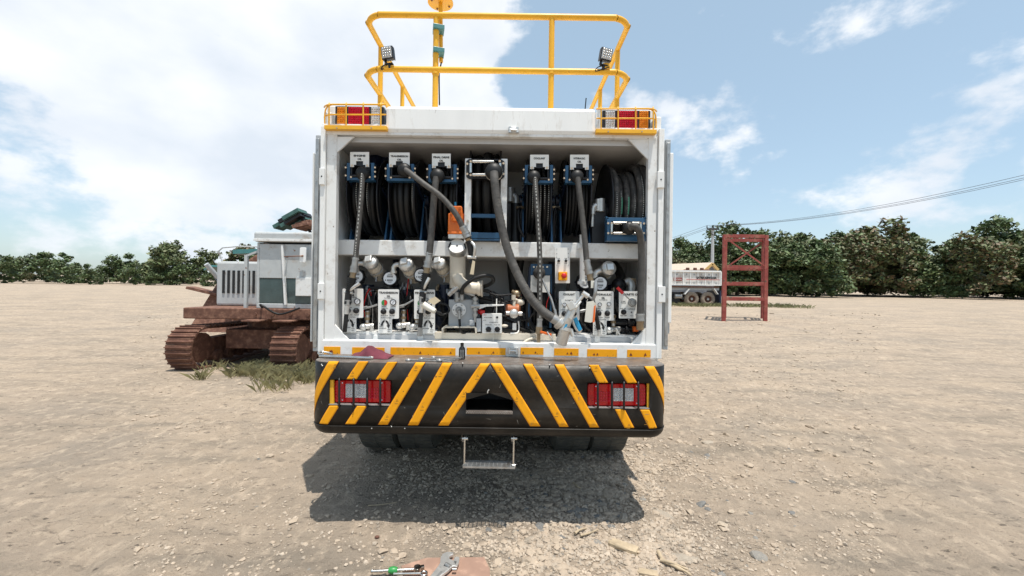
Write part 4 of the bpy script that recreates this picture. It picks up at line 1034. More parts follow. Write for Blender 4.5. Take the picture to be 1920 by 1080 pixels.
# dark machinery behind the panels: one pump for each panel
def pump(px, py, w, h, D):
    b = MB(); x0 = P(px-w/2, py, D); x1 = P(px+w/2, py, D); r = h*D/F/2
    b.cyl(P(px, py+h*.35, D), P(px, py-h*.5, D), w*D/F*.42, n=18); b.cyl(P(px, py-h*.5, D), P(px, py-h*.62, D), w*D/F*.25, n=14)
    b.pbox(px-w*.45, py+h*.3, px+w*.45, py+h*.5, D-.06, D+.08)
    for k in range(5): b.cyl(P(px, py-h*.4+k*h*.16, D), P(px, py-h*.4+k*h*.16+2, D), w*D/F*.46, n=18)
    part(b, 'oil_pump', navy, .003)
for px in (690, 760, 832, 1100, 1150): pump(px, 582, 44, 78, 3.62)
for px in (655, 725, 800, 1065, 1175): pump(px, 590, 40, 60, 3.72)
rr = random.Random(11)
for (x0, y0, x1, y1) in ((700, 545, 706, 622), (722, 540, 700, 600), (752, 545, 764, 620), (770, 548, 758, 600), (828, 560, 836, 620), (820, 590, 842, 612), (938, 600, 985, 618), (1090, 560, 1098, 622), (1156, 560, 1148, 618), (990, 560, 1000, 620), (980, 540, 984, 612),
                         (910, 560, 950, 600), (885, 555, 945, 570), (1158, 590, 1195, 625), (690, 540, 736, 560)):
    D = rr.uniform(3.42, 3.55); m_ = P((x0+x1)/2+rr.uniform(-8, 8), (y0+y1)/2+rr.uniform(-8, 8), D)
    b = MB(); b.tube([P(x0, y0, D), m_, P(x1, y1, D)], rr.choice((.010, .014, .02)), 8); part(b, 'hydraulic_hose', rubber)
for k in range(34):
    x0 = rr.choice((rr.uniform(684, 708), rr.uniform(750, 775), rr.uniform(817, 842), rr.uniform(905, 945), rr.uniform(975, 1000), rr.uniform(1088, 1112), rr.uniform(1150, 1160))); D = rr.uniform(3.44, 3.62); y0 = rr.uniform(535, 560)
    q_ = [P(x0, y0, D+.05), P(x0+rr.uniform(-9, 9), y0+22, D-.03), P(x0+rr.uniform(-14, 14), y0+46, D), P(x0+rr.uniform(-22, 22), 622, D)]; rd_ = rr.choice((.008, .011, .015))
    b = MB(); b.tube(q_, rd_, 8); b.cyl(q_[0], q_[0]+Vector((0, .01, .035)), rd_*1.5, n=6, m=1); part(b, 'hydraulic_hose', [rr.choice((rubber, rubber, rubber2, hosem)), rr.choice((steel, brass))])
for q in ([(766, 520, 3.5), (763, 560, 3.45), (765, 600, 3.45)],): 
    b = MB(); b.tube([P(*p) for p in q], .004, 6); part(b, 'red_wire', redp)
b = MB(); b.tube([P(1098, 590, 3.5), P(1160, 484, 3.6), P(1170, 520, 3.55), P(1160, 560, 3.5)], .036, 10) if False else b.tube([P(1128, 478, 3.75), P(1148, 492, 3.68), P(1163, 515, 3.6), P(1162, 540, 3.5), P(1156, 570, 3.45)], .038, 12); part(b, 'waste_hose', rubber)
b = MB(); b.tube([P(1172, 530, 3.5), P(1180, 527, 3.5), P(1184, 535, 3.48), P(1183, 552, 3.48)], .03, 12); b.cyl(P(1186, 522, 3.5), P(1186, 534, 3.5), .028, n=12, m=1); b.ball(P(1160, 534, 3.52), .06, m=2); part(b, 'strainer', [alu, brass, black])
b = MB(); b.tube([P(1066, 530, 3.34), P(1064, 548, 3.36), P(1058, 580, 3.4)], .012, 8) ; part(b, 'button_cable', black)
for q in ([(960, 480), (964, 530), (968, 562)], [(978, 480), (974, 520), (985, 560)], ):
    b = MB(); b.tube([P(x, y, 3.75) for x, y in q], .05 if q[0][0] == 960 else .03, 12); part(b, 'riser_hose', rubber)
b = MB(); b.cyl(P(742, 478, 4.0), P(742, 540, 4.0), .03, n=8); part(b, 'conduit', navy)
b = MB(); b.pbox(1028, 478, 1040, 620, 3.95, 4.0); part(b, 'conduit', navy)

for k in range(38):
    xa_ = rr.choice((rr.uniform(684, 706), rr.uniform(750, 774), rr.uniform(900, 945), rr.uniform(972, 1000), rr.uniform(1030, 1046), rr.uniform(1090, 1112), rr.uniform(1152, 1160))); D = rr.uniform(3.37, 3.46)
    ya_ = rr.uniform(545, 585); dx_ = rr.uniform(-16, 16)
    b = MB(); b.tube([P(xa_, ya_, D+.06), P(xa_+dx_*.3, ya_-rr.uniform(0, 12), D), P(xa_+dx_, ya_+rr.uniform(8, 22), D-.01), P(xa_+dx_*rr.uniform(.4, 1.4), min(622, ya_+rr.uniform(28, 50)), D+.04)], rr.choice((.003, .004, .005)), 6)
    part(b, 'cable', rr.choice((rubber, rubber, rubber, black, black, steel, redp)))
# control panels
def knob(px, py, D, r, parent):
    b = MB(); c = P(px, py, D); b.lathe([(r, 0), (r, -.010), (r*.82, -.014), (r*.78, -.03), (r*.6, -.034), (0, -.034)], c, (0, 1, 0), 18)
    b.ball(c+Vector((-r*.35, -.034, r*.2)), r*.28, 8, 5); b.build('knob', black, parent)
def gauge(px, py, D, r, parent):
    c = P(px, py, D); b = MB(); b.cyl(c, c+Vector((0, -.016, 0)), r, n=20, m=0, mc=1); b.ring(c+Vector((0, -.016, 0)), (0, 1, 0), r, r*.14, 20, 6, 0)
    b.bar(c+Vector((-r*.4, -.018, -r*.4)), c+Vector((r*.4, -.018, r*.35)), r*.12, .001, 2, (0, 1, 0)); b.build('gauge', [black, dial, ink], parent)
def indicator(px, py, D, r, parent, cols):
    c = P(px, py, D); b = MB(); n = 12
    for k, mi in enumerate((0, 1)):
        a0 = pi/2+k*pi
        v = [c+Vector((0, -.006, 0))]+[c+Vector((cos(a0+pi*i/n)*r, -.006, sin(a0+pi*i/n)*r)) for i in range(n+1)]
        b.add(v, [(0, i+1, i+2) for i in range(n)], mi)
    b.cyl(c, c+Vector((0, -.005, 0)), r*1.05, n=20, m=2); b.build('indicator', [cols[0], cols[1], black], parent)
def arrow(cx, cy, D, parent, r=7):
    for s_ in (-1, 1):
        out, inn = [], []
        for i in range(8):
            a = R(90-s_*8-s_*(70*i/7)) ; w = 1.2+.5*i/7
            e = Vector((cos(a), sin(a)*1.55)); out.append((cx+e.x*(r+w), cy-e.y*(r+w)+4)); inn.append((cx+e.x*(r-w), cy-e.y*(r-w)+4))
        tip = (cx+s_*(r+.8), cy+8.5) if s_ > 0 else (cx-r-.8, cy+3.5)
        a0, a1 = out[-1], inn[-1]
        pts = out+[(a0[0]+s_*1.6, a0[1]-.3), tip, (a1[0]-s_*1.6, a1[1]+.3)]+inn[::-1]
        b = MB(); b.pprism(pts, D-.0015, D-.0003); b.build('arrow_mark', ink, parent)
def panel(outline, D=DB-.06):
    b = MB(); b.pprism(round_poly(outline, 2.5, 3), D, D+.004); return b.build('control_panel', plate, T)
def oil_panel(x0, yt, title, flip=False, cols=None, title_w=None, gauges=True, w=39):
    D = DB-.06; x1 = x0+w; ym = yt+55; yb = yt+82
    ol = [(x0, yt), (x1, yt), (x1, ym), (x1-13, ym), (x1-13, yb), (x0, yb)] if not flip else [(x0, yt), (x1, yt), (x1, yb), (x0+14, yb), (x0+14, ym), (x0, ym)]
    o = panel(ol, D); cx = (x0+x1)/2
    for i, tx in enumerate(title): ptext(tx, cx, yt+6.3+i*6.5, w*(.92 if len(tx) > 10 else .82 if len(tx) > 7 else .17), 4.0, D-.0014, ink, o, bold=.05)
    ptext('FLOWMETER', cx, yt+16.5, w*.4, 1.9, D-.0014, ink, o, bold=.01)
    xa_, xb_ = x0+12, x0+29; ya = yt+25
    if cols: indicator(xa_, ya, D, 5.2*D/F, o, cols)
    else: gauge(xa_, ya, D, 3.4*D/F, o)
    gauge(xb_, ya-1, D, (5.2 if cols else 3.4)*D/F, o)
    ptext('INLET', xa_-1, ya+7, 8, 1.6, D-.0014, ink, o); ptext('OUTLET', xb_, ya+7, 8, 1.6, D-.0014, ink, o)
    ptext('PUSH ON', xa_, ya+10.5, 12, 1.6, D-.0014, ink, o)
    knob(xa_-1.5, ya+16.5, D, 5.2*D/F, o); knob(xb_-2.5, ya+16.5, D, 5.2*D/F, o)
    ptext('PULL OFF', xa_, ya+24.5, 13, 1.7, D-.0014, ink, o); ptext('FLOW', xb_-2, ya+24.5, 9, 1.7, D-.0014, ink, o)
    cx2 = x0+13 if not flip else x1-13
    ptext('FLOW CONTROL', cx2+2, ya+28.5, 19, 1.7, D-.0014, ink, o)
    arrow(cx2, yt+65, D, o, 6.2)
    ptext('0', cx2, ya+32.2, 1.8, 1.8, D-.0014, ink, o); ptext('<', cx2-10.5, yt+64, 1.8, 2.4, D-.0014, ink, o); ptext('>', cx2+10, yt+64, 1.8, 2.4, D-.0014, ink, o)
    ptext('TURN', cx2-8, yt+69.5, 7, 1.6, D-.0014, ink, o); ptext('CLOCKWISE', cx2-5, yt+73, 14, 1.6, D-.0014, ink, o); ptext('TURN', cx2+7, yt+75.5, 6, 1.6, D-.0014, ink, o); ptext('FULL', cx2+7, yt+79, 5, 1.6, D-.0014, ink, o)
    return o
oil_panel(642, 541, ('ENGINE', 'OIL'), cols=(green, green))
oil_panel(709, 542.5, ('TRANSMISSION', 'OIL'), cols=(green, redp))
oil_panel(776.5, 543, ('FINAL DRIVE', 'OIL'), True, cols=(green, amber))
oil_panel(1112, 546, ('HYDRAULIC', 'OIL'), False, None, w=38.5)
D = DB-.06
o = panel([(1048, 546), (1086.5, 546), (1086.5, 601), (1048, 601)])
ptext('COOLANT', 1067, 552, 22, 4, D-.0014, ink, o, bold=.05); ptext('FLOWMETER', 1067, 563, 15, 1.9, D-.0014, ink, o); gauge(1058, 571, D, 3.2*D/F, o); gauge(1075, 572, D, 3.2*D/F, o)
ptext('IN', 1058, 577, 4, 1.7, D-.0014, ink, o); ptext('PUSH ON', 1058, 581, 12, 1.6, D-.0014, ink, o); knob(1058, 588, D, 5*D/F, o); knob(1076, 588, D, 5*D/F, o); ptext('PULL OFF', 1058, 597, 12, 1.6, D-.0014, ink, o)
o = panel([(1160.5, 546), (1209, 546), (1209, 597), (1160.5, 597)])
ptext('WASTE OIL', 1184, 552, 33, 4, D-.0014, ink, o, bold=.05); ptext('PUMP', 1169, 565, 8, 1.8, D-.0014, ink, o); ptext('PRESSURE', 1169, 568, 10, 1.6, D-.0014, ink, o); ptext('PUSH ON', 1168, 578.5, 11, 1.7, D-.0014, ink, o)
ptext('COMPRESSOR', 1184, 579.5, 15, 1.8, D-.0014, ink, o); ptext('PULL OFF', 1169, 592, 12, 1.7, D-.0014, ink, o); ptext('0.2', 1184, 592, 4, 1.7, D-.0014, ink, o)
knob(1169, 585, D, 5*D/F, o); knob(1198, 587, D, 4*D/F, o)
b = MB(); b.cyl(P(1184, 585.5, D), P(1184, 585.5, D-.004), .006, n=10); b.build('plug', black, o)
b = MB(); c_ = P(1185, 567, D); b.cyl(c_, c_+Vector((0, -.006, 0)), .034, n=24, m=1); b.ring(c_+Vector((0, -.006, 0)), (0, 1, 0), .031, .004, 24, 6, 0); b.cyl(c_, c_+Vector((0, -.05, 0)), .022, n=16, m=0); b.build('ball_valve', [steel, plate], o)
b = MB(); b.cyl(P(1182, 563, D-.05), P(1167, 549, D-.06), .005, n=8); b.build('valve_stem', steel, o)
b = MB(); b.tube([P(1168, 550, D-.06), P(1164, 546, D-.06), P(1157.5, 539, D-.06)], .0125, 10, 0, 4); b.build('red_handle', redp, o)
# compressor panel
D = DB-.075
b = MB(); b.pprism(round_poly([(904, 588), (941, 588), (941, 625), (904, 625)], 1.5, 2), D, D+.05); o = b.build('control_panel', plate, T, .002)
for tx, px, py, w_ in (('HIGH', 909, 590.5, 6), ('HOSE PUMP', 915, 595.5, 15), ('LOW', 909, 600.5, 5), ('COMPRESSOR', 926, 604.5, 17), ('PUSH ON', 916, 609, 11), ('PUSH ON', 932, 609, 11), ('PULL OFF', 916, 622, 11), ('PULL OFF', 932, 622, 11)): ptext(tx, px, py, w_, 1.9, D-.0016, ink if tx != 'HIGH' else redink, o, bold=.015)
b = MB(); b.cyl(P(932, 595, D), P(932, 595, D-.006), .009, n=12); b.build('plug', black, o)
knob(916, 617.5, D, 5.2*D/F, o); knob(932.5, 617.5, D, 5.2*D/F, o)
# emergency stop panel
D = DB-.04
b = MB(); b.pprism(round_poly([(1041, 464), (1068.5, 464), (1068.5, 531), (1041, 531)], 1.5, 2), D, D+.004); o = b.build('control_panel', plate, T)
for px in (1047.5, 1061): knob(px, 489, D, 2.6*D/F, o); ptext('PUMP', px, 484.5, 5, 1.4, D-.0014, ink, o); ptext('START' if px < 1050 else 'STOP', px, 493.5, 6, 1.4, D-.0014, ink, o)
b = MB()
for px in (1044, 1065.5):
    for py in (467, 475, 482, 497): b.cyl(P(px, py, D), P(px, py, D-.003), .004, n=6)
b.build('screw', steel, o)
b = MB(); b.pbox(1047.5, 509.5, 1064, 526, D-.05, D-.0005); b.build('switch_box', tape, o, .006)
b = MB(); c_ = P(1057, 517, D-.05); b.lathe([(.012, 0), (.012, -.012), (.021, -.014), (.021, -.024), (.015, -.03), (0, -.031)], c_, (0, 1, 0), 18); b.build('emergency_button', redp, o)

# flow meters
def meter(px, py, r, D, back=(4, 2), turn=0):
    c = P(px, py, D); bq = P(px+back[0], py+back[1], D+.13); ax = (bq-c).normalized(); rr_ = r*D/F
    b = MB(); b.lathe([(rr_*1.05, .13), (rr_*1.18, .11), (rr_*1.18, .03), (rr_*1.08, .0), (rr_*1.0, -.006), (rr_*.9, .0)], c, ax, 28); b.cyl(bq, bq+ax*.02, rr_*1.0, n=24)
    for k in range(8):
        a = k*pi/4; u, w = frame(ax); e = c+ax*.07+(u*cos(a)+w*sin(a))*rr_*1.18; b.cyl(e-ax*.04, e+ax*.04, .008, n=6)
    o = part(b, 'flow_meter', black)
    b = MB(); b.cyl(c-ax*.001, c+ax*.004, rr_*.94, n=28); b.build('dial', dial, o)
    q = c-ax*.0022; u = Vector((1, 0, 0)); u = (u-ax*u.dot(ax)).normalized(); w = u.cross(ax)*-1
    if w.z < 0: w = -w
    b = MB(); b.obox(q+w*rr_*.30, u*rr_*.42, ax*.0006, w*rr_*.13); b.obox(q-w*rr_*.28, u*rr_*.40, ax*.0006, w*rr_*.12); b.cyl(q-u*rr_*.62-w*rr_*.28-ax*.0006, q-u*rr_*.62-w*rr_*.28, rr_*.09, n=8); b.obox(q+w*rr_*.62, u*rr_*.34, ax*.0006, w*rr_*.04); b.obox(q-w*rr_*.55, u*rr_*.24, ax*.0006, w*rr_*.03); b.build('counter', ink, o)
    for dy, tx in ((.30, '00000'), (-.28, '000000')):
        text(tx, q+w*rr_*dy-ax*.0012, rr_*.74, rr_*.17, dial, o, dirx=tuple(u), diry=tuple(w))
meter(668, 518, 12.5, 3.42); meter(731, 522, 12.6, 3.42); meter(789, 516, 12.2, 3.42); meter(1097, 528, 13, 3.40, (-4, 2)); meter(1125.5, 531.5, 13, 3.38, (-3, 1))
# suction filters with square-knob caps
def filt(px, py, r, D, bx, by, ang=0):
    c = P(px, py, D); e = P(bx, by, D+.20); ax = (e-c).normalized(); rr_ = r*D/F; u, w = frame(ax)
    L_ = (e-c).length
    b = MB(); b.lathe([(rr_*.9, .05), (rr_*.9, L_)], c, ax, 24); b.cyl(c+ax*L_, c+ax*(L_+.004), rr_*.9, n=24); b.cyl(c+ax*.15, c+ax*.162, rr_*.97, n=24); b.cyl(c+ax*.10, c+ax*.106, rr_*.95, n=24); 
    o = part(b, 'oil_filter', cream)
    b = MB(); b.lathe([(0, -.002), (rr_*.75, -.002), (rr_*.78, .004), (rr_*.9, .006), (rr_*1.0, .014), (rr_*1.0, .052), (rr_*.94, .06), (rr_*.9, .062)], c, ax, 28); b.build('filter_cap', alu, o)
    uu = (Vector((1, 0, .1))-ax*ax.x).normalized(); wv = uu.cross(ax).normalized()
    b = MB(); b.obox(c-ax*.012, uu*rr_*.45, ax*.014, wv*rr_*.45); b.build('square_knob', alu, o, .003)
    b = MB(); b.ring(c+ax*.13, ax, rr_*1.02, .006, 28, 6); g = c+ax*.13-wv*rr_*1.05; g2 = c+ax*.13+Vector((.005, 0, -rr_*1.2)); b.ball(g2, .014, 8, 6); b.cyl(g2, g2+Vector((.002, -.01, -.035)), .008, n=8); b.build('clamp_ring', steel, o)
filt(692, 487.5, 14, 3.36, 714, 517); filt(758.5, 492, 14, 3.36, 779, 521); filt(821, 490, 13, 3.36, 841, 520); filt(1143, 501.5, 14, 3.36, 1128, 515)
def elbow(q, r=.02, D=3.42):
    b = MB(); b.tube([P(x, y, D) for x, y in q], r, 12); a, c_ = P(*q[0], D), P(*q[-1], D); e = (P(*q[1], D)-a).normalized()*.01; b.cyl(a-e, a+e, r*1.35, n=12); e = (P(*q[-2], D)-c_).normalized()*.01; b.cyl(c_-e, c_+e, r*1.35, n=12); part(b, 'pipe_elbow', alu)
elbow([(684, 494), (674, 494), (669, 498), (668, 506)]); elbow([(752, 496), (742, 497), (738, 502), (738, 510)]); elbow([(812, 497), (806, 499), (803, 506)], .024); elbow([(1134, 507), (1122, 509), (1117, 513), (1116, 520)], .026); 
# brass valve groups at the tray
def valve_group(px, py, D=DB-.02, s=1):
    b = MB(); b.cyl(P(px+3, py-30, D+.03), P(px+3, py-4, D+.03), .015, n=10, m=0)
    for k in range(3): b.cyl(P(px+3, py-28+k*10, D+.03), P(px+3, py-23+k*10, D+.03), .022, n=6, m=1)
    b.cyl(P(px-8, py, D), P(px+14, py-2, D+.04), .022, n=12, m=0); b.cyl(P(px-5, py, D-.04), P(px-5, py, D+.02), .026, n=14, m=0); b.ball(P(px-5, py, D-.04), .022, 12, 8, 0)
    b.bar(P(px+8, py-4, D-.02), P(px+15, py+8, D-.03), .012, .012, 0); b.cyl(P(px+10, py, D), P(px+10, py+8, D), .012, n=8, m=0)
    part(b, 'ball_valve', [alu, brass], .001)
valve_group(686, 613); valve_group(754, 611); valve_group(779, 613, s=-1); valve_group(1147, 619)
for q in ([(680, 578), (693, 576), (708, 571)], [(749, 575), (762, 570), (776, 562)], [(1087, 584), (1098, 581), (1112, 576)]):
    b = MB(); b.tube([P(x, y, DB-.01) for x, y in q], .008, 8); b.cyl(P(*q[0], DB-.01), P(q[0][0]+9, q[0][1]-2, DB-.01), .013, n=8); part(b, 'braided_line', steel)
b = MB()
for k in range(4): b.cyl(P(1152+k*10, 617, 3.4), P(1158+k*10, 617, 3.4), .022 if k % 2 else .03, n=12)
b.cyl(P(1150, 617, 3.4), P(1192, 617, 3.4), .014, n=10); part(b, 'manifold', black)
b = MB(); b.cyl(P(1187, 617, 3.36), P(1196, 617, 3.36), .022, n=12); b.cyl(P(1196, 617, 3.36), P(1199, 617, 3.36), .012, n=10); part(b, 'end_cap', orangecap, .002)
b = MB(); b.cyl(P(1145, 605, 3.42), P(1178, 605, 3.42), .03, n=12); b.cyl(P(1176, 604, 3.40), P(1188, 604, 3.40), .04, n=14); part(b, 'waste_pump', black)

# grease / transfer pump in the middle
Dp = 3.34
b = MB(); b.cyl(P(858, 540, Dp+.05), P(858, 470, Dp+.05), 15*Dp/F, n=26); b.cyl(P(858, 528, Dp+.05), P(858, 532, Dp+.05), 15.7*Dp/F, n=26); pu = part(b, 'pump_column', cream)
cc = P(857, 461, Dp-.03); ax = (Vector((0, 1, -.55))).normalized()
b = MB(); b.lathe([(.066, .0), (.070, .004), (.072, .02), (.070, .07), (.064, .09)], cc, ax, 28, 0); b.cyl(cc-ax*.001, cc+ax*.004, .066, n=28, m=1); b.cyl(cc-ax*.004, cc, .008, n=10, m=2)
for a_ in (2.6, .35): b.cyl(cc+Vector((cos(a_)*.06, 0, sin(a_)*.05)), cc+Vector((cos(a_)*.075, -.01, sin(a_)*.05-.04)), .007, n=6, m=2)
b.build('pump_lid', [steel, white2, black], pu)
Do = 3.31
b = MB(); b.pbox(840, 400, 872, 437, Do, Do+.14); b.pprism(round_poly([(845, 386), (866, 386), (868, 412), (861, 415), (849, 415), (843, 410)], 3, 2), Do-.025, Do+.10); b.pbox(839, 434, 873, 439, Do-.012, Do+.15)
mo = part(b, 'pump_motor', orange, .006)
b = MB()
for px, py in ((847, 391), (862, 390), (846, 400), (863, 398), (847, 409), (861, 409)): b.cyl(P(px, py, Do-.025), P(px, py, Do-.04), .010, n=6)
b.build('bolt', orange, mo)
b = MB(); b.cyl(P(854, 386, Do+.04), P(854, 379, Do+.04), .010, n=8); b.build('fitting', bluepl, mo)
b = MB(); b.pbox(840, 439, 873, 447, Do-.01, Do+.14); part(b, 'adapter_plate', alu, .004)
b = MB(); b.tube([P(857, 516, Dp-.02), P(860, 526, Dp-.03), P(872, 536, Dp-.03), P(886, 540, Dp-.03), P(898, 541, Dp-.03)], .047, 18); b.cyl(P(896, 541, Dp-.03), P(902, 541, Dp-.03), .058, n=22); b.cyl(P(903, 541, Dp-.03), P(905, 541, Dp-.03), .066, n=22); part(b, 'outlet_elbow', cream)
b = MB(); b.pbox(841, 562, 890, 612, Dp, Dp+.18); gb = part(b, 'pump_gearbox', greyp, .006)
cc = P(861, 581, Dp); b = MB(); b.cyl(cc, cc+Vector((0, -.016, 0)), 13*Dp/F, n=28); b.ring(cc+Vector((0, -.018, 0)), (0, 1, 0), 5.4*Dp/F, .006, 24, 6, 1); b.cyl(cc, cc+Vector((0, -.04, 0)), 3.5*Dp/F, n=16, m=1)
for k in range(6): a_ = k*pi/3; b.cyl(cc+Vector((cos(a_)*.042, -.016, sin(a_)*.042)), cc+Vector((cos(a_)*.042, -.022, sin(a_)*.042)), .006, n=6, m=1)
b.build('flange', [white2, steel], gb)
b = MB(); b.tube([P(861, 581, Dp-.045), P(861, 592, Dp-.05), P(862, 605, Dp-.05), P(863, 618, Dp-.05), P(868, 624, Dp-.03), P(882, 623, Dp-.01)], .010, 8); b.cyl(P(861, 582, Dp-.048), P(861.5, 598, Dp-.05), .013, n=10, m=1); part(b, 'drain_hose', [rubber, steel])
b = MB(); b.pprism([(828, 625), (828, 616), (832, 612), (890, 612), (894, 616), (894, 625), (891, 625), (890, 615), (833, 615), (831, 618), (831, 625)], Dp-.06, Dp+.1); part(b, 'mount_bracket', cream, .002)
b = MB(); b.cyl(P(857, 548, Dp), P(857, 565, Dp), .022, n=12); b.cyl(P(866, 550, Dp-.02), P(866, 563, Dp-.02), .018, n=8); b.cyl(P(855, 560, Dp-.01), P(869, 560, Dp-.01), .012, n=8); part(b, 'fitting', steel)
b = MB(); b.tube([P(866, 550, Dp-.06), P(867, 541, Dp-.10), P(876, 531, Dp-.13), P(890, 522, Dp-.13), P(908, 517, Dp-.12), P(922, 519, Dp-.10), P(925, 527, Dp-.05), P(916, 534, Dp), P(905, 538, Dp+.04)], .0155, 10); part(b, 'grease_hose', rubber)
b = MB(); b.cyl(P(841, 553, Dp-.10), P(858, 539, Dp-.12), .014, n=12); b.cyl(P(848, 547, Dp-.108), P(855, 541, Dp-.117), .021, n=6); b.cyl(P(841.5, 553, Dp-.10), P(846, 549, Dp-.105), .017, n=10); part(b, 'hose_coupling', steel)
b = MB(); b.cyl(P(891, 556, Dp-.03), P(891, 604, Dp-.03), .014, n=10); 
for y_ in (558, 566, 578, 588): b.cyl(P(891, y_, Dp-.03), P(891, y_+5, Dp-.03), .024, n=6)
b.cyl(P(884, 574, Dp-.03), P(899, 574, Dp-.03), .02, n=10); b.tube([P(872, 548, Dp-.02), P(880, 551, Dp-.03), P(890, 554, Dp-.03)], .012, 8); part(b, 'relief_valve', steel)
b = MB(); b.pbox(893, 597, 902, 622, Dp-.05, Dp+.05); b.pbox(880, 600, 890, 611, Dp-.04, Dp+.03); part(b, 'valve_block', greyp, .004)
b = MB(); b.pprism([(896, 571), (945, 571), (945, 573), (912, 575), (898, 580)], Dp-.03, Dp+.06); b.pbox(930, 560, 932, 588, Dp, Dp+.01); part(b, 'bracket_plate', plate, .001)
b = MB(); b.pbox(898, 556, 945, 570, Dp+.1, Dp+.25); b.pbox(900, 575, 945, 612, Dp+.12, Dp+.3); part(b, 'gearbox_housing', black, .006)
# water pump with the steel disc
b = MB(); b.pbox(948, 572, 976, 592, Dp+.04, Dp+.16); b.cyl(P(952, 581, Dp+.02), P(973, 581, Dp+.02), .045, n=16); wp = part(b, 'water_pump', oldorange, .008)
cc = P(963.5, 588, Dp-.03); b = MB(); b.lathe([(0, -.03), (.018, -.03), (.03, -.024), (.036, -.012), (.038, .0), (.03, .04)], cc, (0, 1, 0), 22); b.cyl(P(949, 587, Dp-.02), P(979, 588, Dp-.02), .012, n=10); b.cyl(P(949, 587, Dp-.02), P(955, 587, Dp-.02), .018, n=6); b.cyl(P(973, 588, Dp-.02), P(979, 588, Dp-.02), .018, n=6); b.build('pressure_regulator', alu, wp)
b = MB(); b.tube([P(964, 580, Dp), P(964, 568, Dp), P(966, 562, Dp+.02), P(974, 566, Dp+.04)], .013, 10); b.ball(P(974, 567, Dp+.05), .035, sc_=(1.2, 1, .8)); b.cyl(P(963, 553, Dp), P(963, 562, Dp), .018, n=10); b.build('water_filter', cream, wp)
b = MB(); b.ball(P(968, 551, Dp+.08), .035, sc_=(1.2, 1, .9)); b.cyl(P(960, 545, Dp+.06), P(978, 560, Dp+.06), .012, n=8); b.build('corroded_valve', brass, wp)
b = MB(); b.pbox(961, 606, 968, 619, Dp-.02, Dp+.01); b.tube([P(972, 602, Dp), P(973, 615, Dp), P(970, 624, Dp-.02), P(957, 625, Dp-.03)], .006, 6); b.build('wire_bracket', plate, wp)
for q in ([(903, 545), (918, 549), (930, 558), (938, 572)], [(905, 542), (922, 546), (936, 556), (942, 575)], [(940, 560), (950, 566), (964, 563), (978, 555)], [(941, 592), (955, 594), (970, 592)], [(970, 612), (982, 620), (996, 624)], [(975, 600), (990, 598), (1002, 586)], [(898, 540), (930, 553), (960, 552)], [(946, 562), (955, 572), (952, 590), (945, 600)], [(968, 606), (978, 616), (1000, 622)]):
    b = MB(); b.tube([P(x, y, Dp+random.uniform(0, .06)) for x, y in q], .0065, 8); part(b, 'cable', rubber)
b = MB(); b.cyl(P(901, 586, Dp), P(909, 586, Dp), .02, n=10); b.ball(P(900, 584, Dp+.03), .022); part(b, 'red_cap', redp)
b = MB(); b.cyl(P(925, 624, Dp-.06), P(925, 640, Dp-.07), .004, n=6); part(b, 'rod', cream)
b = MB(); b.tube([P(981, 643, D0+.05), P(990, 637, D0+.08), P(1004, 633, D0+.1)], .010, 8); part(b, 'vinyl_tube', cream)
b = MB(); b.ball(P(946, 611, Dp-.02), .016, sc_=(1.8, 1, .8)); part(b, 'wire_nut', cream)
# small blue grease reel
b = MB(); b.pbox(995, 495, 1035, 516, 3.42, 3.56); b.pprism([(992, 500), (996, 496), (996, 612), (984, 618)], 3.44, 3.6, 1); b.pbox(1031, 516, 1035, 615, 3.44, 3.5, 0); b.pbox(990, 540, 993, 612, 3.41, 3.43); gr = part(b, 'grease_reel', [blue, navy], .004)
b = MB()
for k in range(5): b.ring((P(1000+k*6, 565, 3.62).x, 3.66, P(1010, 565, 3.62).z), (1, 0, 0), .20, .016, 36, 8)
b.build('hose_coil', rubber, gr)
b = MB(); b.pbox(995, 516.5, 1031, 548, 3.40, 3.405); b.build('white_plate', plate, gr)
cc = P(1006, 528, 3.398); b = MB(); b.cyl(cc, cc+Vector((0, -.002, 0)), .042, n=20); b.build('sticker', alu, gr)
b = MB()
for px in (1001, 1007, 1018, 1026): b.cyl(P(px, 500.5, 3.42), P(px, 500.5, 3.408), .008, n=8)
b.build('bolt', chrome, gr)
b = MB(); b.ball(P(1011, 512, 3.36), .050); b.build('hose_stopper', rubber2, gr)
b = MB(); b.tube([P(1017, 523, 3.33), P(1024, 540, 3.31), P(1034, 562, 3.29), P(1042, 590, 3.27)], .0095, 8); b.cyl(P(1040, 580, 3.275), P(1043, 596, 3.265), .012, n=8); part(b, 'grease_line', steel)
b = MB(); b.tube([P(1014, 516, 3.32), P(1011, 535, 3.32), P(1011, 548, 3.33)], .018, 8); part(b, 'cord', rubber)

# paper tags hanging on the nozzles (things of their own)
def paper_tag(outline, D, m, label, D1=None, edge=None):
    b = MB(); b.pprism(outline, D, D+.0015)
    b.tube([P(*outline[0], D), P(outline[0][0]+2, outline[0][1]-5, D+.01)], .0015, 5, 1 if edge else 0, 0)
    o = b.build('paper_tag', [m, m if edge is None else edge]); return tag(o, label, 'tag')
paper_tag([(881, 514), (884, 498), (886, 488), (891, 490), (890, 500), (888, 515)], 3.15, kraft, 'narrow kraft paper tag hanging from nozzle beside the cream pump column')
paper_tag([(803, 566), (807, 560), (816, 556), (826, 564), (814, 572)], 3.19, kraft, 'cream folded paper tag sticking out beside the final drive panel')
paper_tag([(1100, 566), (1113, 564), (1118, 571), (1115, 602), (1107, 605), (1096, 603)], 3.17, paper, 'stained white printed tag hanging on the hydraulic oil nozzle')
o = MB(); o.pprism([(1114, 574), (1117, 572), (1115, 604), (1111, 605)], 3.165, 3.1665); q = o.build('warning_tag', orangecap); tag(q, 'orange edged tag behind the stained paper tag on the hydraulic nozzle', 'tag')
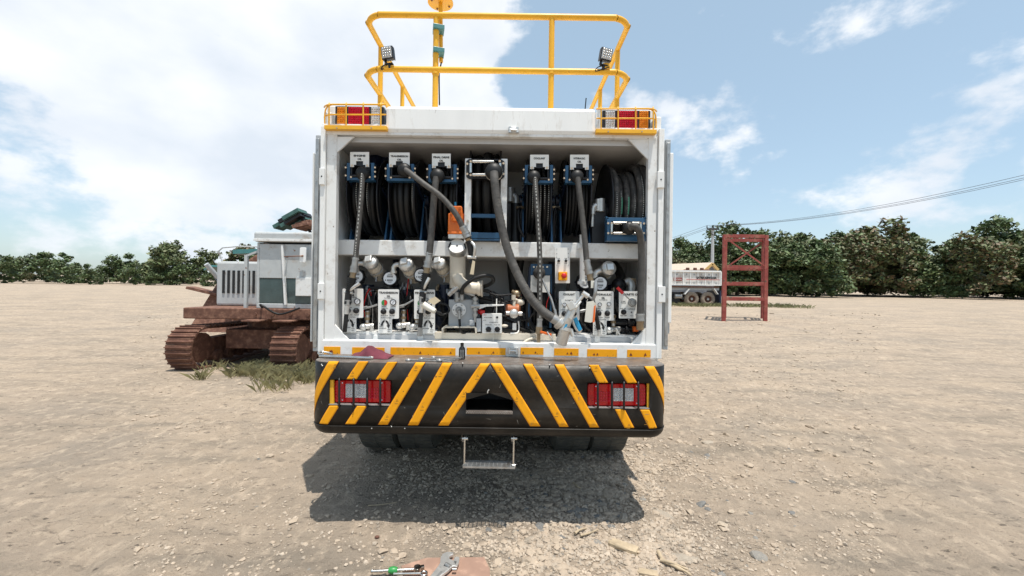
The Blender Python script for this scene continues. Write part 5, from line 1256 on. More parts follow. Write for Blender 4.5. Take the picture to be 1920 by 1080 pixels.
b = MB(); b.tube([P(794, 571, 3.19), P(805, 578, 3.18), P(816, 584, 3.17)], lambda t: .026-.006*t, 10); rg = b.build('rag_sleeve', [paper], T)
b = MB(); b.tube([P(815, 583, 3.2), P(830, 590, 3.24), P(842, 583, 3.28), P(838, 572, 3.3), P(824, 568, 3.3)], .008, 8); b.cyl(P(815, 583, 3.2), P(827, 588, 3.22), .011, n=8); part(b, 'breather_hose', rubber)

# ---------------------------------------------------------------- things lying on the bumper
ztp = ZT+.0042
def on_bumper(px, D): return P(px, 540, D).x
# maroon cloth
rg_ = random.Random(2); n = 26; V = []; FF = []
x0, x1 = on_bumper(660, 3.08), on_bumper(736, 3.08)
for i in range(n):
    for j in range(14):
        u, v = i/(n-1), j/13; x = x0+(x1-x0)*u+.01*noise.noise(Vector((u*5, v*5, 1))); y = 2.99+.17*v+.015*noise.noise(Vector((u*4, v*4, 5)))
        hgt = sin(pi*u)**.6*sin(pi*v)**.6*(.055+.035*noise.noise(Vector((u*3, v*2, 9)))*1.2)*(1.15-.5*abs(u-.45))
        z = ztp+.003+max(0, hgt)+.011*abs(noise.noise(Vector((u*9+v*3, v*6, 4))))*(1 if 0 < j < 13 else .2); V.append((x, y, z))
b = MB(); b.add(V, [(i*14+j, (i+1)*14+j, (i+1)*14+j+1, i*14+j+1) for i in range(n-1) for j in range(13)], 0, True)
o = b.build('cloth', maroon); tag(o, 'crumpled maroon cloth lying on the left end of the bumper top', 'cloth'); ss_ = o.modifiers.new('subdivision', 'SUBSURF'); ss_.levels = 1; ss_.render_levels = 1
# breaker bar with a bent loop end
def gp(px, D, h): return Vector((on_bumper(px, D), D, ztp+h))
b = MB(); b.tube([gp(601, 3.02, .012), gp(640, 3.0, .012), gp(697, 2.97, .012)], .011, 10); b.tube([gp(602, 3.03, .02), gp(599, 3.06, .028), gp(604, 3.10, .03), gp(618, 3.11, .022), gp(625, 3.10, .014)], .008, 8)
tag(b.build('steel_bar', chrome), 'long bright steel bar with bent end lying under the maroon cloth', 'bar')
b = MB(); b.tube([gp(693, 2.98, .012), gp(702, 2.985, .012)], .009, 8); b.cyl(gp(694, 2.98, .012), gp(699, 2.982, .012), .015, n=8); b.build('bar_socket', chrome, [o_ for o_ in WL if o_.name == 'steel_bar'][0])
# combination spanners
def spanner(a, c, w, name, label):
    a, c = Vector(a), Vector(c); d = (c-a).normalized(); s_ = d.cross(Vector((0, 0, 1))).normalized(); up = Vector((0, 0, 1))
    b = MB(); b.obox((a+c)/2, (c-a)/2, s_*w, up*.004)
    b.ring(a, up, w*2.2, w*.8, 18, 6); 
    for sg in (-1, 1): b.obox(c+d*w*1.8+s_*sg*w*1.5, d*w*1.9+s_*sg*w*.2, s_*w*.62, up*.005)
    b.obox(c+d*w*.2, d*w*.8, s_*w*1.9, up*.005)
    tag(b.build(name, steel, None, .001), label, 'spanner', 'spanners on the bumper top')
spanner(gp(792, 3.02, .006), gp(850, 2.98, .006), .007, 'spanner', 'thin steel spanner lying across the bumper top left of the black bottle, nearest the edge')
spanner(gp(768, 2.95, .006), gp(822, 2.93, .006), .008, 'spanner', 'short steel spanner on the bumper edge, leftmost of the group')
spanner(gp(815, 3.07, .007), gp(861, 3.0, .016), .007, 'spanner', 'dark steel spanner with its end by the foot of the black bottle')
spanner(gp(826, 2.92, .013), gp(843, 2.89, .009), .008, 'spanner', 'small spanner overhanging the bumper edge above a yellow stripe')
# black bottle
Pb = Vector((on_bumper(868, 3.05), 3.05, ztp))
b = MB(); b.lathe([(0, 0), (.021, 0), (.023, .004), (.023, .072), (.021, .08), (.012, .092), (.0115, .098), (0, .098)], Pb, (0, 0, 1), 20)
for k in range(6): b.ring(Pb+Vector((0, 0, .012+.011*k)), (0, 0, 1), .0228, .0018, 20, 5)
o = b.build('bottle', black); tag(o, 'small black ribbed bottle standing on the bumper top', 'bottle')
b = MB(); b.cyl(Pb+Vector((0, 0, .0985)), Pb+Vector((0, 0, .118)), .0125, n=14); b.build('bottle_cap', black, o, .002)
d = MB()
for k in range(7):
    for c_ in (-.011, -.001, .009): d.box(Pb.x+c_, Pb.x+c_+.006, Pb.y-.0262, Pb.y-.0245, Pb.z+.01+.0092*k, Pb.z+.0135+.0092*k)
d.build('label_print', print_w, o)

# ---------------------------------------------------------------- tools and litter on the ground
def flat_outline(pts, up, thick, m, name, extra=0):
    q = [G(px, py, up) for px, py in pts]; z = max(v.z for v in q)
    b = MB(); b.prism([(v.x, v.y, z) for v in q], (0, 0, thick)); return b, z
bo = [(752, 1066), (800, 1056), (908, 1049), (918, 1076), (922, 1140), (770, 1150)]
q = [G(*p) for p in bo]; zb_ = max(v.z for v in q)+.004
b = MB(); b.prism([(v.x, v.y, zb_) for v in q], (0, 0, .012)); tag(b.build('board', board, None, .002), 'flat pinkish brown board lying under the adjustable wrench', 'board')
zw = zb_+.0125
def GW(px, py, z): 
    d_ = P(px, py, 1)-Vector((0, 0, H)); t = (H-z)/-d_.z; return Vector((d_.x*t, d_.y*t, z))
def zo(zx, zy): return (640+zx/6.4, 1000+zy/6.4)
zt_ = zw+.014
head = [(1150, 440), (1185, 385), (1190, 320), (1215, 275), (1270, 252), (1345, 256), (1345, 278), (1305, 300), (1290, 330), (1345, 358), (1395, 372), (1372, 430), (1335, 425), (1290, 470), (1235, 512), (1150, 580), (1040, 690), (940, 800), (880, 800), (960, 680), (1070, 540)]
b = MB(); b.prism([GW(*zo(*p), zt_) for p in head], (0, 0, .018)); aw = b.build('adjustable_wrench', alu, None, .004); tag(aw, 'large chrome adjustable wrench lying on the brown board', 'wrench')
b = MB(); b.prism([GW(*zo(*p), zt_+.001) for p in ((1345, 365), (1352, 325), (1385, 305), (1418, 318), (1412, 372), (1385, 432), (1365, 425))], (0, 0, .017)); b.build('movable_jaw', alu, aw, .003)
a0, a1 = GW(*zo(1255, 372), zt_+.019), GW(*zo(1305, 402), zt_+.019)
b = MB(); b.prism([GW(*zo(*p), zt_+.0185) for p in ((1255, 345), (1320, 375), (1295, 415), (1228, 388))], (0, 0, .0006), 1); b.cyl(a0, a1, .010, n=14)
for k in range(5): qv = a0.lerp(a1, .1+.2*k); e = (a1-a0).normalized()*.0015; b.cyl(qv-e, qv+e, .0125, n=14)
b.build('knurl', [steel, black], aw)
c_ = GW(*zo(1358, 432), zt_+.012); b = MB(); b.cyl(c_+Vector((-.012, 0, 0)), c_+Vector((.012, 0, 0)), .009, n=12); b.build('jaw_pin', chrome, aw)
b = MB(); b.prism([GW(*zo(*p), zt_+.0183) for p in ((1195, 450), (1218, 462), (960, 770), (915, 770))], (0, 0, .001)); b.build('handle_groove', steel, aw)
# ratchet with green tape
p0, p1 = G(698, 1071, .03), G(782, 1067, .03)
b = MB(); b.cyl(p0, p1, .0085, n=12); b.ball(p0, .011, 10, 6); b.cyl(p1+Vector((.0, .0, -.012)), p1+Vector((.004, 0, .014)), .022, n=18); b.obox(p1+Vector((.022, .012, 0)), (.016, .006, 0), (-.004, .010, 0), (0, 0, .010)); o = b.build('ratchet', chrome, None, .001); tag(o, 'chrome ratchet handle with a green grip lying on the dirt', 'ratchet')
b = MB(); e0, e1 = p0.lerp(p1, .36), p0.lerp(p1, .56); b.tube([e0, e0.lerp(e1, .5), e1], lambda t: .014+.006*sin(pi*t), 12); b.build('green_grip', green, o)
p2, p3 = G(738, 1076, .03), G(790, 1075, .03); b = MB(); b.cyl(p2, p3, .007, n=10); b.ring(p3+Vector((.015, 0, 0)), (0, 0, 1), .017, .006, 18, 6); tag(b.build('spanner', chrome), 'ring spanner lying on the dirt beside the green ratchet', 'spanner')
# wood splinters and twigs
def stick(pts, r, name, label, flat=1.):
    q = [G(px, py, h_) for px, py, h_ in pts]; b = MB(); rnd = random.Random(label)
    b.tube(q, lambda t: r*(1-.5*t)*(1+.25*sin(t*23)), 7, 0, 4)
    if flat > 1:
        dr = (q[-1]-q[0]).normalized(); b.obox((q[0]+q[-1])/2+Vector((0, 0, r*.3)), (q[-1]-q[0])*.45, dr.cross(Vector((0, 0, 1)))*r*flat, Vector((0, 0, r*.6)))
    tag(b.build(name, wood), label, 'stick')
stick([(1143, 1017, .02), (1165, 1026, .03), (1198, 1036, .02)], .018, 'wood_splinter', 'thick pale splinter of wood between two stones', 2.)
stick([(1234, 1034, .03), (1243, 1050, .02), (1262, 1060, .02), (1285, 1071, .02), (1296, 1079, .01)], .013, 'dry_branch', 'forked dry branch lying at the lower right of the yard')
stick([(1238, 1050, .02), (1262, 1056, .03), (1290, 1068, .02)], .010, 'dry_branch', 'thin pale twig lying along the forked branch')
stick([(1078, 1000, .02), (1086, 994, .02), (1100, 990, .02)], .010, 'wood_splinter', 'small yellow splinter at the edge of the truck shadow')
stick([(1088, 1004, .02), (1100, 1001, .02), (1122, 993, .02)], .009, 'wood_splinter', 'long thin splinter just outside the truck shadow edge')
stick([(690, 948, .008), (715, 946, .010), (744, 942, .008)], .005, 'twig', 'thin pale twig lying inside the truck shadow on the left')
stick([(1075, 905, .02), (1083, 912, .02), (1090, 916, .01)], .010, 'twig', 'short grey stick on the gravel under the truck')
stick([(1196, 1072, .01), (1212, 1075, .015), (1235, 1079, .01)], .012, 'wood_splinter', 'flat wood chip at the bottom edge near the forked branch', 2.)
g_ = G(707, 1009, .0); b = MB(); b.ball(g_+Vector((0, 0, .008)), .014, 10, 6, 0, (1.2, .8, .7)); tag(b.build('brick_chip', rust), 'small rusty red chip lying on the pale dirt', 'chip')

dirtyw = mat('weathered_white_paint', (.66, .64, .60), .6, var=.06, scale=1.5, dirt=(.40, .32, .25), damt=.5, dscale=1.3, speck=(.25, .13, .08), samt=.66, sscale=5)
# ---------------------------------------------------------------- far yard, right: dump truck
Yd = 32.
zg = gz(14, Yd)-.02
DT = thing('dump_truck', (P(1290, 540, Yd).x, Yd+1.2, zg), 'old white dump truck with lettered ribbed body and dusty wheels', 'dump truck')
def dx(px): return P(px, 540, Yd).x
def dz(py, px=1300): return P(px, py, Yd).z
xb0, xb1 = dx(1090), dx(1350.5)
b = MB(); b.box(xb0, xb1, Yd, Yd+2.4, dz(534), dz(508)); bd = b.build('dump_body', dirtyw, DT, .05)
for px in (1175, 1190, 1205, 1220, 1235, 1250, 1265, 1280.5, 1294, 1308, 1322, 1335.5, 1349):
    b = MB(); b.box(dx(px)-.03, dx(px)+.03, Yd-.05, Yd-.002, dz(534), dz(509)); b.build('body_rib', white2, bd)
b = MB(); b.box(xb0, xb1, Yd-.09, Yd-.002, dz(510), dz(507)); b.box(xb0, xb1, Yd-.07, Yd-.003, dz(535), dz(533.5)); b.build('top_rail', white, bd)
rh = random.Random(5)
b = MB(); b.box(xb0+.4, xb1-.3, Yd+.1, Yd+2.3, dz(509), dz(506.5))
for k in range(26):
    x = rh.uniform(xb0+.5, xb1-.4); b.ball((x, Yd+rh.uniform(.2, 1), dz(507)), rh.uniform(.08, .22), 7, 5, 0, (1.4, 1, .7))
for px in (1293, 1307, 1320): b.box(dx(px)-.10, dx(px)+.10, Yd+.3, Yd+.5, dz(506), dz(501.5))
b.build('load', rust, bd)
b = MB(); b.box(dx(1262.5), dx(1278.5), Yd-.04, Yd-.01, dz(526.8), dz(521)); b.build('red_sign', redsteel, bd)
text('KENCANA', (dx(1270.5), Yd-.045, dz(524)), .56, .10, plate, bd)
text('SATRIA KENCANA', (dx(1324), Yd-.056, dz(520.7)), dx(1343)-dx(1305), .19, ink, bd, bold=.07)
b = MB(); b.box(dx(1286), dx(1349), Yd-.055, Yd-.045, dz(524.5), dz(523.6)); b.build('red_line', redink, bd)
for k, px in enumerate((1269, 1287, 1301, 1315, 1329, 1342.5)):
    b = MB()
    for py in (514.5, 530.5): b.bar((dx(px), Yd-.01, dz(py-2)), (dx(px), Yd-.01, dz(py+2)), .06, .02); b.bar((dx(px-.9), Yd-.01, dz(py)), (dx(px+.9), Yd-.01, dz(py)), .02, .05)
    b.build('stencil_mark', greyp, bd)
b = MB(); b.box(dx(1080), dx(1352), Yd+.3, Yd+.42, dz(544), dz(539.5)); b.box(dx(1080), dx(1352), Yd+1.9, Yd+2.0, dz(544), dz(539.5)); b.box(dx(1200), dx(1350), Yd+.1, Yd+2.2, dz(539), dz(536.5), 1); b.build('chassis', [greyp, rust], DT)
for xw, px2 in ((1299, 0), (1329.5, 0), (1262, 1)):
    for yy in (Yd+.25, Yd+2.0):
        if px2: continue
        rd = 13.2*Yd/F; c_ = Vector((dx(xw), yy, zg+rd))
        b = MB(); b.lathe([(rd*.5, -.12), (rd*.62, -.16), (rd*.9, -.15), (rd, -.10), (rd, .10), (rd*.9, .15), (rd*.62, .16), (rd*.5, .12)], c_, (0, 1, 0), 28); w_ = b.build('wheel', dusttyre, DT)
        b = MB(); b.lathe([(rd*.52, -.10), (rd*.45, -.04), (rd*.40, .02), (rd*.2, .02), (rd*.2, -.06), (0, -.07)], c_, (0, 1, 0), 20); b.build('rim', rust, w_)
        b = MB(); b.cyl(c_+Vector((0, -.11, 0)), c_+Vector((0, -.06, 0)), rd*.17, n=12); b.build('hub', steel, w_)
b = MB(); b.bar((dx(1284), Yd+.1, dz(552)), (dx(1292), Yd+.1, dz(542)), .35, .05); b.bar((dx(1346), Yd+.1, dz(551)), (dx(1339), Yd+.1, dz(541)), .35, .05); b.build('mudguard', white2, DT)
b = MB(); b.cyl((dx(1268), Yd+.3, dz(556)), (dx(1281), Yd+.3, dz(556)), .18, n=14); b.box(dx(1263), dx(1280), Yd+.5, Yd+1.4, dz(570), dz(548), 1); b.build('air_tank', [steel, black], DT)
b = MB(); b.box(dx(1351), dx(1354), Yd+.1, Yd+2.3, dz(575), dz(544)); b.build('rear_frame', navy, DT)
b = MB(); b.prism([(dx(1351), Yd, dz(507)), (dx(1356), Yd, dz(512)), (dx(1354), Yd, dz(535)), (dx(1351), Yd, dz(534))], (0, 2.4, 0)); b.build('tailgate', white2, DT)
b = MB(); b.box(dx(1025), dx(1075), Yd, Yd+2.4, dz(560), dz(500)); b.build('cab', white2, DT, .15)
for yy in (Yd+.25, Yd+2.0):
    rd = .52; c_ = Vector((dx(1050), yy, zg+rd)); b = MB(); b.lathe([(rd*.5, -.12), (rd*.62, -.16), (rd, -.10), (rd, .10), (rd*.62, .16), (rd*.5, .12)], c_, (0, 1, 0), 24); b.cyl(c_-Vector((0, .05, 0)), c_, rd*.5, n=16); b.build('wheel', dusttyre, DT)
# shed
Ys = 48.
def P_(px, py, Y): return P(px, py, Y)
sh = thing('shed', (P(1300, 540, Ys).x, Ys+4, gz(20, Ys)), 'low shed with cream sheet roof and ochre gable behind the dump truck', 'shed')
ap, el, er = P(1335.5, 492, Ys), P(1321, 505, Ys), P(1346.5, 504, Ys)
dvec = Vector((-9., 9, -.1))
b = MB()
for e in (el, er): b.add([ap, e, e+dvec, ap+dvec, ap+Vector((0, 0, -.08)), e+Vector((0, 0, -.08)), e+dvec+Vector((0, 0, -.08)), ap+dvec+Vector((0, 0, -.08))], [(0, 1, 2, 3), (4, 7, 6, 5), (0, 4, 5, 1), (1, 5, 6, 2), (2, 6, 7, 3), (3, 7, 4, 0)])
b.build('roof', roofm, sh)
b = MB(); i_ = Vector((0, .25, -.12)); b.prism([ap+i_, el+i_+Vector((.3, 0, 0)), Vector((el.x+.3, Ys+.25, gz(20, Ys))), Vector((er.x-.3, Ys+.25, gz(20, Ys))), er+i_-Vector((.3, 0, 0))], (-8.6, 8.6, 0)); b.build('wall', wallm, sh)
b = MB()
for e in (el, er): b.bar(ap+Vector((0, -.06, -.15)), e+Vector((0, -.06, -.15)), .12, .28)
b.build('barge_board', timber, sh)
# long low roof toward the left of the shed
sh2 = thing('long_shed', (P(1240, 540, Ys+3).x, Ys+4, gz(20, Ys)), 'long low cream roofed building running left behind the dump truck', 'building')
a0, a1, a2, a3 = P(1090, 519, Ys+1.5), P(1334, 505, Ys+1.5), P(1330, 493, Ys+6), P(1090, 507, Ys+6)
b = MB(); b.add([a0, a1, a2, a3]+[p+Vector((0, 0, -.1)) for p in (a0, a1, a2, a3)], [(0, 1, 2, 3), (4, 7, 6, 5), (0, 4, 5, 1), (1, 5, 6, 2), (2, 6, 7, 3), (3, 7, 4, 0)]); b.build('roof', roofm, sh2)
b = MB(); b.box(a0.x+.3, a1.x-.3, Ys+2, Ys+6, gz(20, Ys), a1.z-.5); b.build('wall', wallm, sh2)
# utility pole with wires
Yp = 52.
pp = P(1335, 540, Yp).x
pl = thing('utility_pole', (pp, Yp, gz(pp, Yp)), 'tall pale concrete utility pole with crossarm and wires above the trees', 'utility pole')
zt2 = P(1334.5, 427, Yp).z
b = MB(); b.cyl((pp, Yp, gz(pp, Yp)), (pp, Yp, zt2), .24, .15, 12); b.build('pole', concrete, pl)
xl, xr = P(1324, 428, Yp).x, P(1345, 428, Yp).x
b = MB(); b.box(xl, xr, Yp-.24, Yp-.16, zt2-.30, zt2-.10); b.bar((pp, Yp-.12, zt2-1), (xl+.3, Yp-.12, zt2-.25), .05, .05); b.build('crossarm', insulator, pl)
b = MB()
for x in (xl+.05, pp, xr-.05): b.cyl((x, Yp-.12, zt2-.1), (x, Yp-.12, zt2+.25), .08, .05, 8)
b.box(pp-.25, pp+.25, Yp-.2, Yp-.15, zt2-.95, zt2-.85); b.build('insulator', insulator, pl)
for x in (xl+.05, pp, xr-.05):
    b = MB(); e = Vector((x, Yp-.12, zt2+.25)); f_ = e+Vector((-14, 40, -1)); g2 = e+Vector((13, -30, 1.0))
    b.tube([e.lerp(f_, t)+Vector((0, 0, -1.4*4*t*(1-t))) for t in np.linspace(0, 1, 9)], .018, 5, 0, 2); b.tube([e.lerp(g2, t)+Vector((0, 0, -1.2*4*t*(1-t))) for t in np.linspace(0, 1, 9)], .015, 5, 0, 2); b.build('wire', insulator, pl)
# faded red steel frame
Yr = 20.
def rx(px): return P(px, 500, Yr).x
zr0 = gz(rx(1360), Yr)
rf = thing('storage_rack', (rx(1400), Yr+.8, zr0), 'faded red open steel rack standing at the right edge of the yard', 'rack')
xx = [rx(1358), rx(1436)]
SH_ = .84
for x0_ in xx:
    for y in (Yr, Yr+1.6):
        x = x0_+(SH_ if y > Yr else 0)
        b = MB(); b.box(x-.085, x+.085, y-.06, y+.06, zr0-.05, P(1358, 440, Yr).z); b.build('post', redsteel, rf, .01)
for py in (442, 500, 531, 560):
    for y in (Yr, Yr+1.6):
        z = P(1358, py, Yr).z; b = MB(); o_ = SH_ if y > Yr else 0; b.box(xx[0]+.086+o_, xx[1]-.086+o_, y-.05, y+.05, z-.09, z+.07); b.build('beam', redsteel, rf, .008)
    for x in xx:
        z = P(1358, py, Yr).z; b = MB(); b.bar((x+.03, Yr+.06, z-.01), (x+SH_-.03, Yr+1.54, z-.01), .10, .15); b.build('beam', redsteel, rf, .008)
for s_ in (0, 1):
    b = MB(); z = P(1358, 448, Yr).z; b.bar((xx[0]+.09, Yr-.06, z), (xx[1]-.1, Yr-.06, P(1358, 498, Yr).z), .03, .07) if s_ else b.bar((xx[0]+.1+SH_, Yr+1.67, P(1358, 498, Yr).z), (xx[1]-.1+SH_, Yr+1.67, z), .03, .07); b.build('brace', redsteel, rf)

# ---------------------------------------------------------------- left: old tracked machine
EX = thing('excavator', (-5.2, 9.6, 0), 'old grey excavator with rusty tracks and white mirror standing left of the truck', 'excavator')
ye = 8.0
def track(xc, w):
    b = MB(); Rr = .40; L0, L1 = ye+Rr, ye+3.2
    path_ = []
    for i in range(13): a = -pi/2-pi*i/12; path_.append((L0+Rr*cos(a), Rr+Rr*sin(a)+.02))
    path_ = path_
    for t in np.linspace(0, 1, 18)[1:]: path_.append((L0+(L1-L0)*t, 2*Rr+.02-.04*sin(pi*t)))
    for i in range(1, 13): a = pi/2-pi*i/12; path_.append((L1+Rr*cos(a), Rr+Rr*sin(a)+.02))
    for t in np.linspace(0, 1, 18)[1:-1]: path_.append((L1+(L0-L1)*t, .02))
    n = len(path_); o = None
    fr = MB(); fr.box(xc-.12, xc+.12, L0-.1, L1+.1, .22, .58); fr.cyl((xc-.16, L0, .42), (xc+.16, L0, .42), .30, n=20); fr.cyl((xc-.16, L1, .42), (xc+.16, L1, .42), .30, n=20)
    for k in range(6): yy = L0+.45+k*.36; fr.cyl((xc-.2, yy, .20), (xc+.2, yy, .20), .12, n=12)
    o = fr.build('track_frame', rust, EX, .01)
    for i in range(n):
        y0_, z0_ = path_[i]; y1_, z1_ = path_[(i+1) % n]; d_ = Vector((0, y1_-y0_, z1_-z0_)); c_ = Vector((xc, (y0_+y1_)/2, (z0_+z1_)/2)); nn = Vector((1, 0, 0)).cross(d_).normalized()
        p = MB(); p.obox(c_, (w/2, 0, 0), d_*.47, nn*.018); p.obox(c_+(-nn if (c_-Vector((xc, (L0+L1)/2, .42))).dot(nn) < 0 else nn)*.03, (w/2, 0, 0), d_*.10, nn*.022); p.build('track_shoe', rust, o)
track(-4.35, .50); track(-6.35, .50)
b = MB(); b.box(-6.0, -4.7, ye+.8, ye+2.6, .35, .75); b.cyl((-5.35, ye+1.8, .75), (-5.35, ye+1.8, 1.0), .7, n=28); b.build('undercarriage', rust, EX, .02)
b = MB(); b.box(-6.55, -3.75, ye+.35, ye+3.7, 1.0, 1.22); b.build('house_floor', rust, EX, .02)
b = MB(); b.box(-6.5, -5.25, ye+1.2, ye+3.65, 1.225, 2.2); b.build('engine_hood', oldgrey, EX, .05)
b = MB(); b.box(-6.5, -3.8, ye+3.0, ye+3.9, 1.23, 2.05); b.build('counterweight', oldgrey, EX, .08)
# cab
cx0, cx1, cy0, cy1 = -5.15, -3.82, ye+.45, ye+2.1
b = MB(); b.box(cx0, cx1, cy0, cy1, 1.225, 1.32); b.box(cx0, cx0+.05, cy0, cy1, 1.32, 2.55); b.box(cx1-.05, cx1, cy0, cy1, 1.32, 2.55); b.box(cx0+.05, cx1-.05, cy1-.05, cy1, 1.32, 2.55)
b.box(cx0+.051, cx1-.051, cy0, cy0+.04, 1.83, 2.52); cb = b.build('cab', oldgrey, EX, .012)
b = MB(); b.box(cx0-.04, cx1+.04, cy0-.06, cy1+.04, 2.56, 2.76); b.build('cab_roof', oldgrey, cb, .04)
b = MB(); b.box(cx0-.03, cx1+.03, cy0-.075, cy0-.062, 2.57, 2.62); b.build('roof_trim', white2, cb, .004)
b = MB(); b.box(cx0+.06, cx1-.06, cy0+.01, cy0+.03, 1.33, 1.82); b.build('lower_window', glass, cb)
b = MB(); b.box(cx1-.52, cx1-.2, cy0-.05, cy0-.005, 1.48, 1.85); b.build('tool_box', white2, cb, .01)
b = MB(); b.bar((cx1-.72, cy0-.03, 1.3), (cx1-.80, cy0-.03, 2.5), .05, .04); b.build('grab_rail', white2, cb)
# mirror on its arm
mc = P(567.5, 478, cy0-.12)
b = MB(); b.prism([(mc.x+x, mc.y, mc.z+z) for x, z in round_poly([(-.065, -.15), (.06, -.15), (.065, .15), (-.06, .15)], .03)], (0, .03, 0)); b.build('mirror', white, EX, .006)
b = MB(); b.cyl((mc.x, mc.y-.01, mc.z-.02), (mc.x-.35, mc.y-.03, mc.z-.04), .010, n=8); b.cyl((mc.x-.35, mc.y-.03, mc.z-.04), (mc.x-.36, cy0, mc.z-.04), .010, n=8); b.ball((mc.x, mc.y-.012, mc.z-.02), .02); b.build('mirror_arm', rust, EX)
b = MB(); b.box(cx1+.001, cx1+.02, cy0+.25, cy1-.3, 1.75, 2.45); b.build('side_window', glass, cb, .01)
for z_ in (1.6, 2.2): b = MB(); b.cyl((cx1-.1, cy0-.02, z_), (cx1-.1, cy0-.02, z_+.09), .018, n=8); b.build('hinge', rust, cb)
b = MB(); b.cyl((-5.9, ye+2.0, 2.2), (-5.9, ye+2.0, 2.62), .05, n=12); b.cyl((-5.9, ye+2.0, 2.6), (-5.82, ye+1.9, 2.70), .05, n=12); b.build('exhaust', rust, EX)
for k in range(9): b = MB(); b.box(-6.35+k*.11, -6.30+k*.11, ye+1.18, ye+1.198, 1.5, 2.0); b.build('louvre', black, EX)
b = MB(); b.tube([(-6.4, ye+1.25, 2.2), (-6.4, ye+1.25, 2.5), (-5.3, ye+1.25, 2.5), (-5.3, ye+1.25, 2.2)], .016, 8, 0, 3); b.build('rail', oldgrey, EX)
for x_ in (-5.2, -4.6): b = MB(); b.box(x_, x_+.35, ye+.05, ye+.34, .98, 1.01); b.build('step', rust, EX, .005)
b = MB(); b.tube([(-5.0, ye+.4, 1.24), (-4.9, ye+.2, 1.3), (-4.6, ye+.28, 1.12), (-4.2, ye+.3, 1.24)], .02, 8); b.build('hose', rubber, EX)
b = MB(); b.box(cx0-.32, cx0-.26, cy0+.1, cy0+.16, 1.2, 2.3); b.bar((cx0-.29, cy0+.13, 2.28), (cx0, cy0+.13, 2.4), .04, .04); b.build('light_post', oldgrey, EX)
for x_ in (-5.1, -4.75, -4.4, -4.05): b = MB(); b.cyl((x_, ye+.345, 1.11), (x_, ye+.33, 1.11), .035, n=8); b.build('bolt', rust, EX)
tealdark = mat('dark_teal_sheet', (.05, .12, .105), .6, var=.3, scale=6)
# scrap heap further back
SH = thing('scrap_heap', (-7.0, 15, 0), 'heap of dark scrap metal with green sheets and a leaning rod behind the excavator', 'scrap heap')
rs = random.Random(21)
for k in range(70):
    y = rs.uniform(13.6, 16.5); x = rs.uniform(-10.5, -5.2); top = 4.0-abs(x+7.6)*.45
    z = rs.uniform(.3, max(.6, top-.3)); a = rs.uniform(0, 6.28); e = rs.uniform(-.6, .6); L_ = rs.uniform(.5, 1.6)
    u = Vector((cos(a)*cos(e), sin(a)*cos(e)*.5, sin(e))); v = frame(u)[0]; w = u.cross(v)
    b = MB()
    if k % 3 == 0: b.cyl(Vector((x, y, z))-u*L_/2, Vector((x, y, z))+u*L_/2, rs.uniform(.05, .16), n=10)
    else: b.obox((x, y, z), u*L_/2, v*rs.uniform(.08, .4), w*rs.uniform(.02, .10))
    b.build('scrap_piece', rs.choice((rust, rust, black, navy, greyp, teal)), SH, .004)
b = MB(); b.prism([(-10.8, 13.8, 0), (-4.9, 13.8, 0), (-5.3, 14.4, 1.9), (-7.0, 14.6, 3.0), (-8.5, 14.6, 3.1), (-10.2, 14.5, 1.8)], (0, 2.3, 0)); b.build('scrap_mound', rust, SH, .1)
b = MB(); b.cyl(P(558.5, 396, 14), P(572, 417, 14), .05, n=8); b.cyl(P(572, 417, 14), P(600, 470, 14), .05, n=8); b.build('leaning_rod', black, SH)
for k, (px, py) in enumerate(((553, 404), (556, 412), (549, 418), (562, 410), (566, 418), (545, 410), (535, 420))):
    c_ = P(px, py, 13.9+.1*k); b = MB(); b.obox(c_, (.26, 0, .15), (0, .3, 0), (-.03, 0, .055)); b.build('sheet', tealdark if k % 2 == 0 else black, SH, .005)
for k, (px, py) in enumerate(((570, 424), (578, 426), (584, 424), (576, 420))):
    c_ = P(px, py, 13.8+.1*k); b = MB(); b.obox(c_, (.22, .05, .07), (0, .3, 0), (-.02, 0, .05)); b.build('sheet', rust, SH, .005)

# ---------------------------------------------------------------- trees
def make_crown(seed, n=5200, leaf=.21):
    rg = np.random.RandomState(seed); blobs = []; nb = 26
    for k in range(nb):
        a = rg.uniform(0, 6.28); h = rg.uniform(.7, 7.3); q = rg.uniform(.2, 1)**.5*2.5*sqrt(max(.05, 1-((h-3.4)/4.4)**2))
        blobs.append((cos(a)*q, sin(a)*q, h, rg.uniform(.55, 1.25)))
    P0 = []
    for k in range(n):
        bx, by, bz, br = blobs[rg.randint(nb)]; v = rg.normal(size=3); v /= np.linalg.norm(v); q = br*rg.uniform(.45, 1.12)
        P0.append((bx+v[0]*q, by+v[1]*q, max(.1, bz+v[2]*q*.8)))
    P0 = np.array(P0); V = np.zeros((n, 4, 3))
    nrm = rg.normal(size=(n, 3)); nrm[:, 2] = np.abs(nrm[:, 2])+.4; nrm /= np.linalg.norm(nrm, axis=1)[:, None]
    t = np.cross(nrm, rg.normal(size=(n, 3))); t /= np.linalg.norm(t, axis=1)[:, None]; s_ = np.cross(nrm, t)
    sz = leaf*rg.uniform(.4, 1.2, (n, 1))
    V[:, 0] = P0-t*sz; V[:, 1] = P0+s_*sz*.55; V[:, 2] = P0+t*sz; V[:, 3] = P0-s_*sz*.55
    return V, rg.choice(3, n, p=(.3, .5, .2)).astype(np.int32), blobs
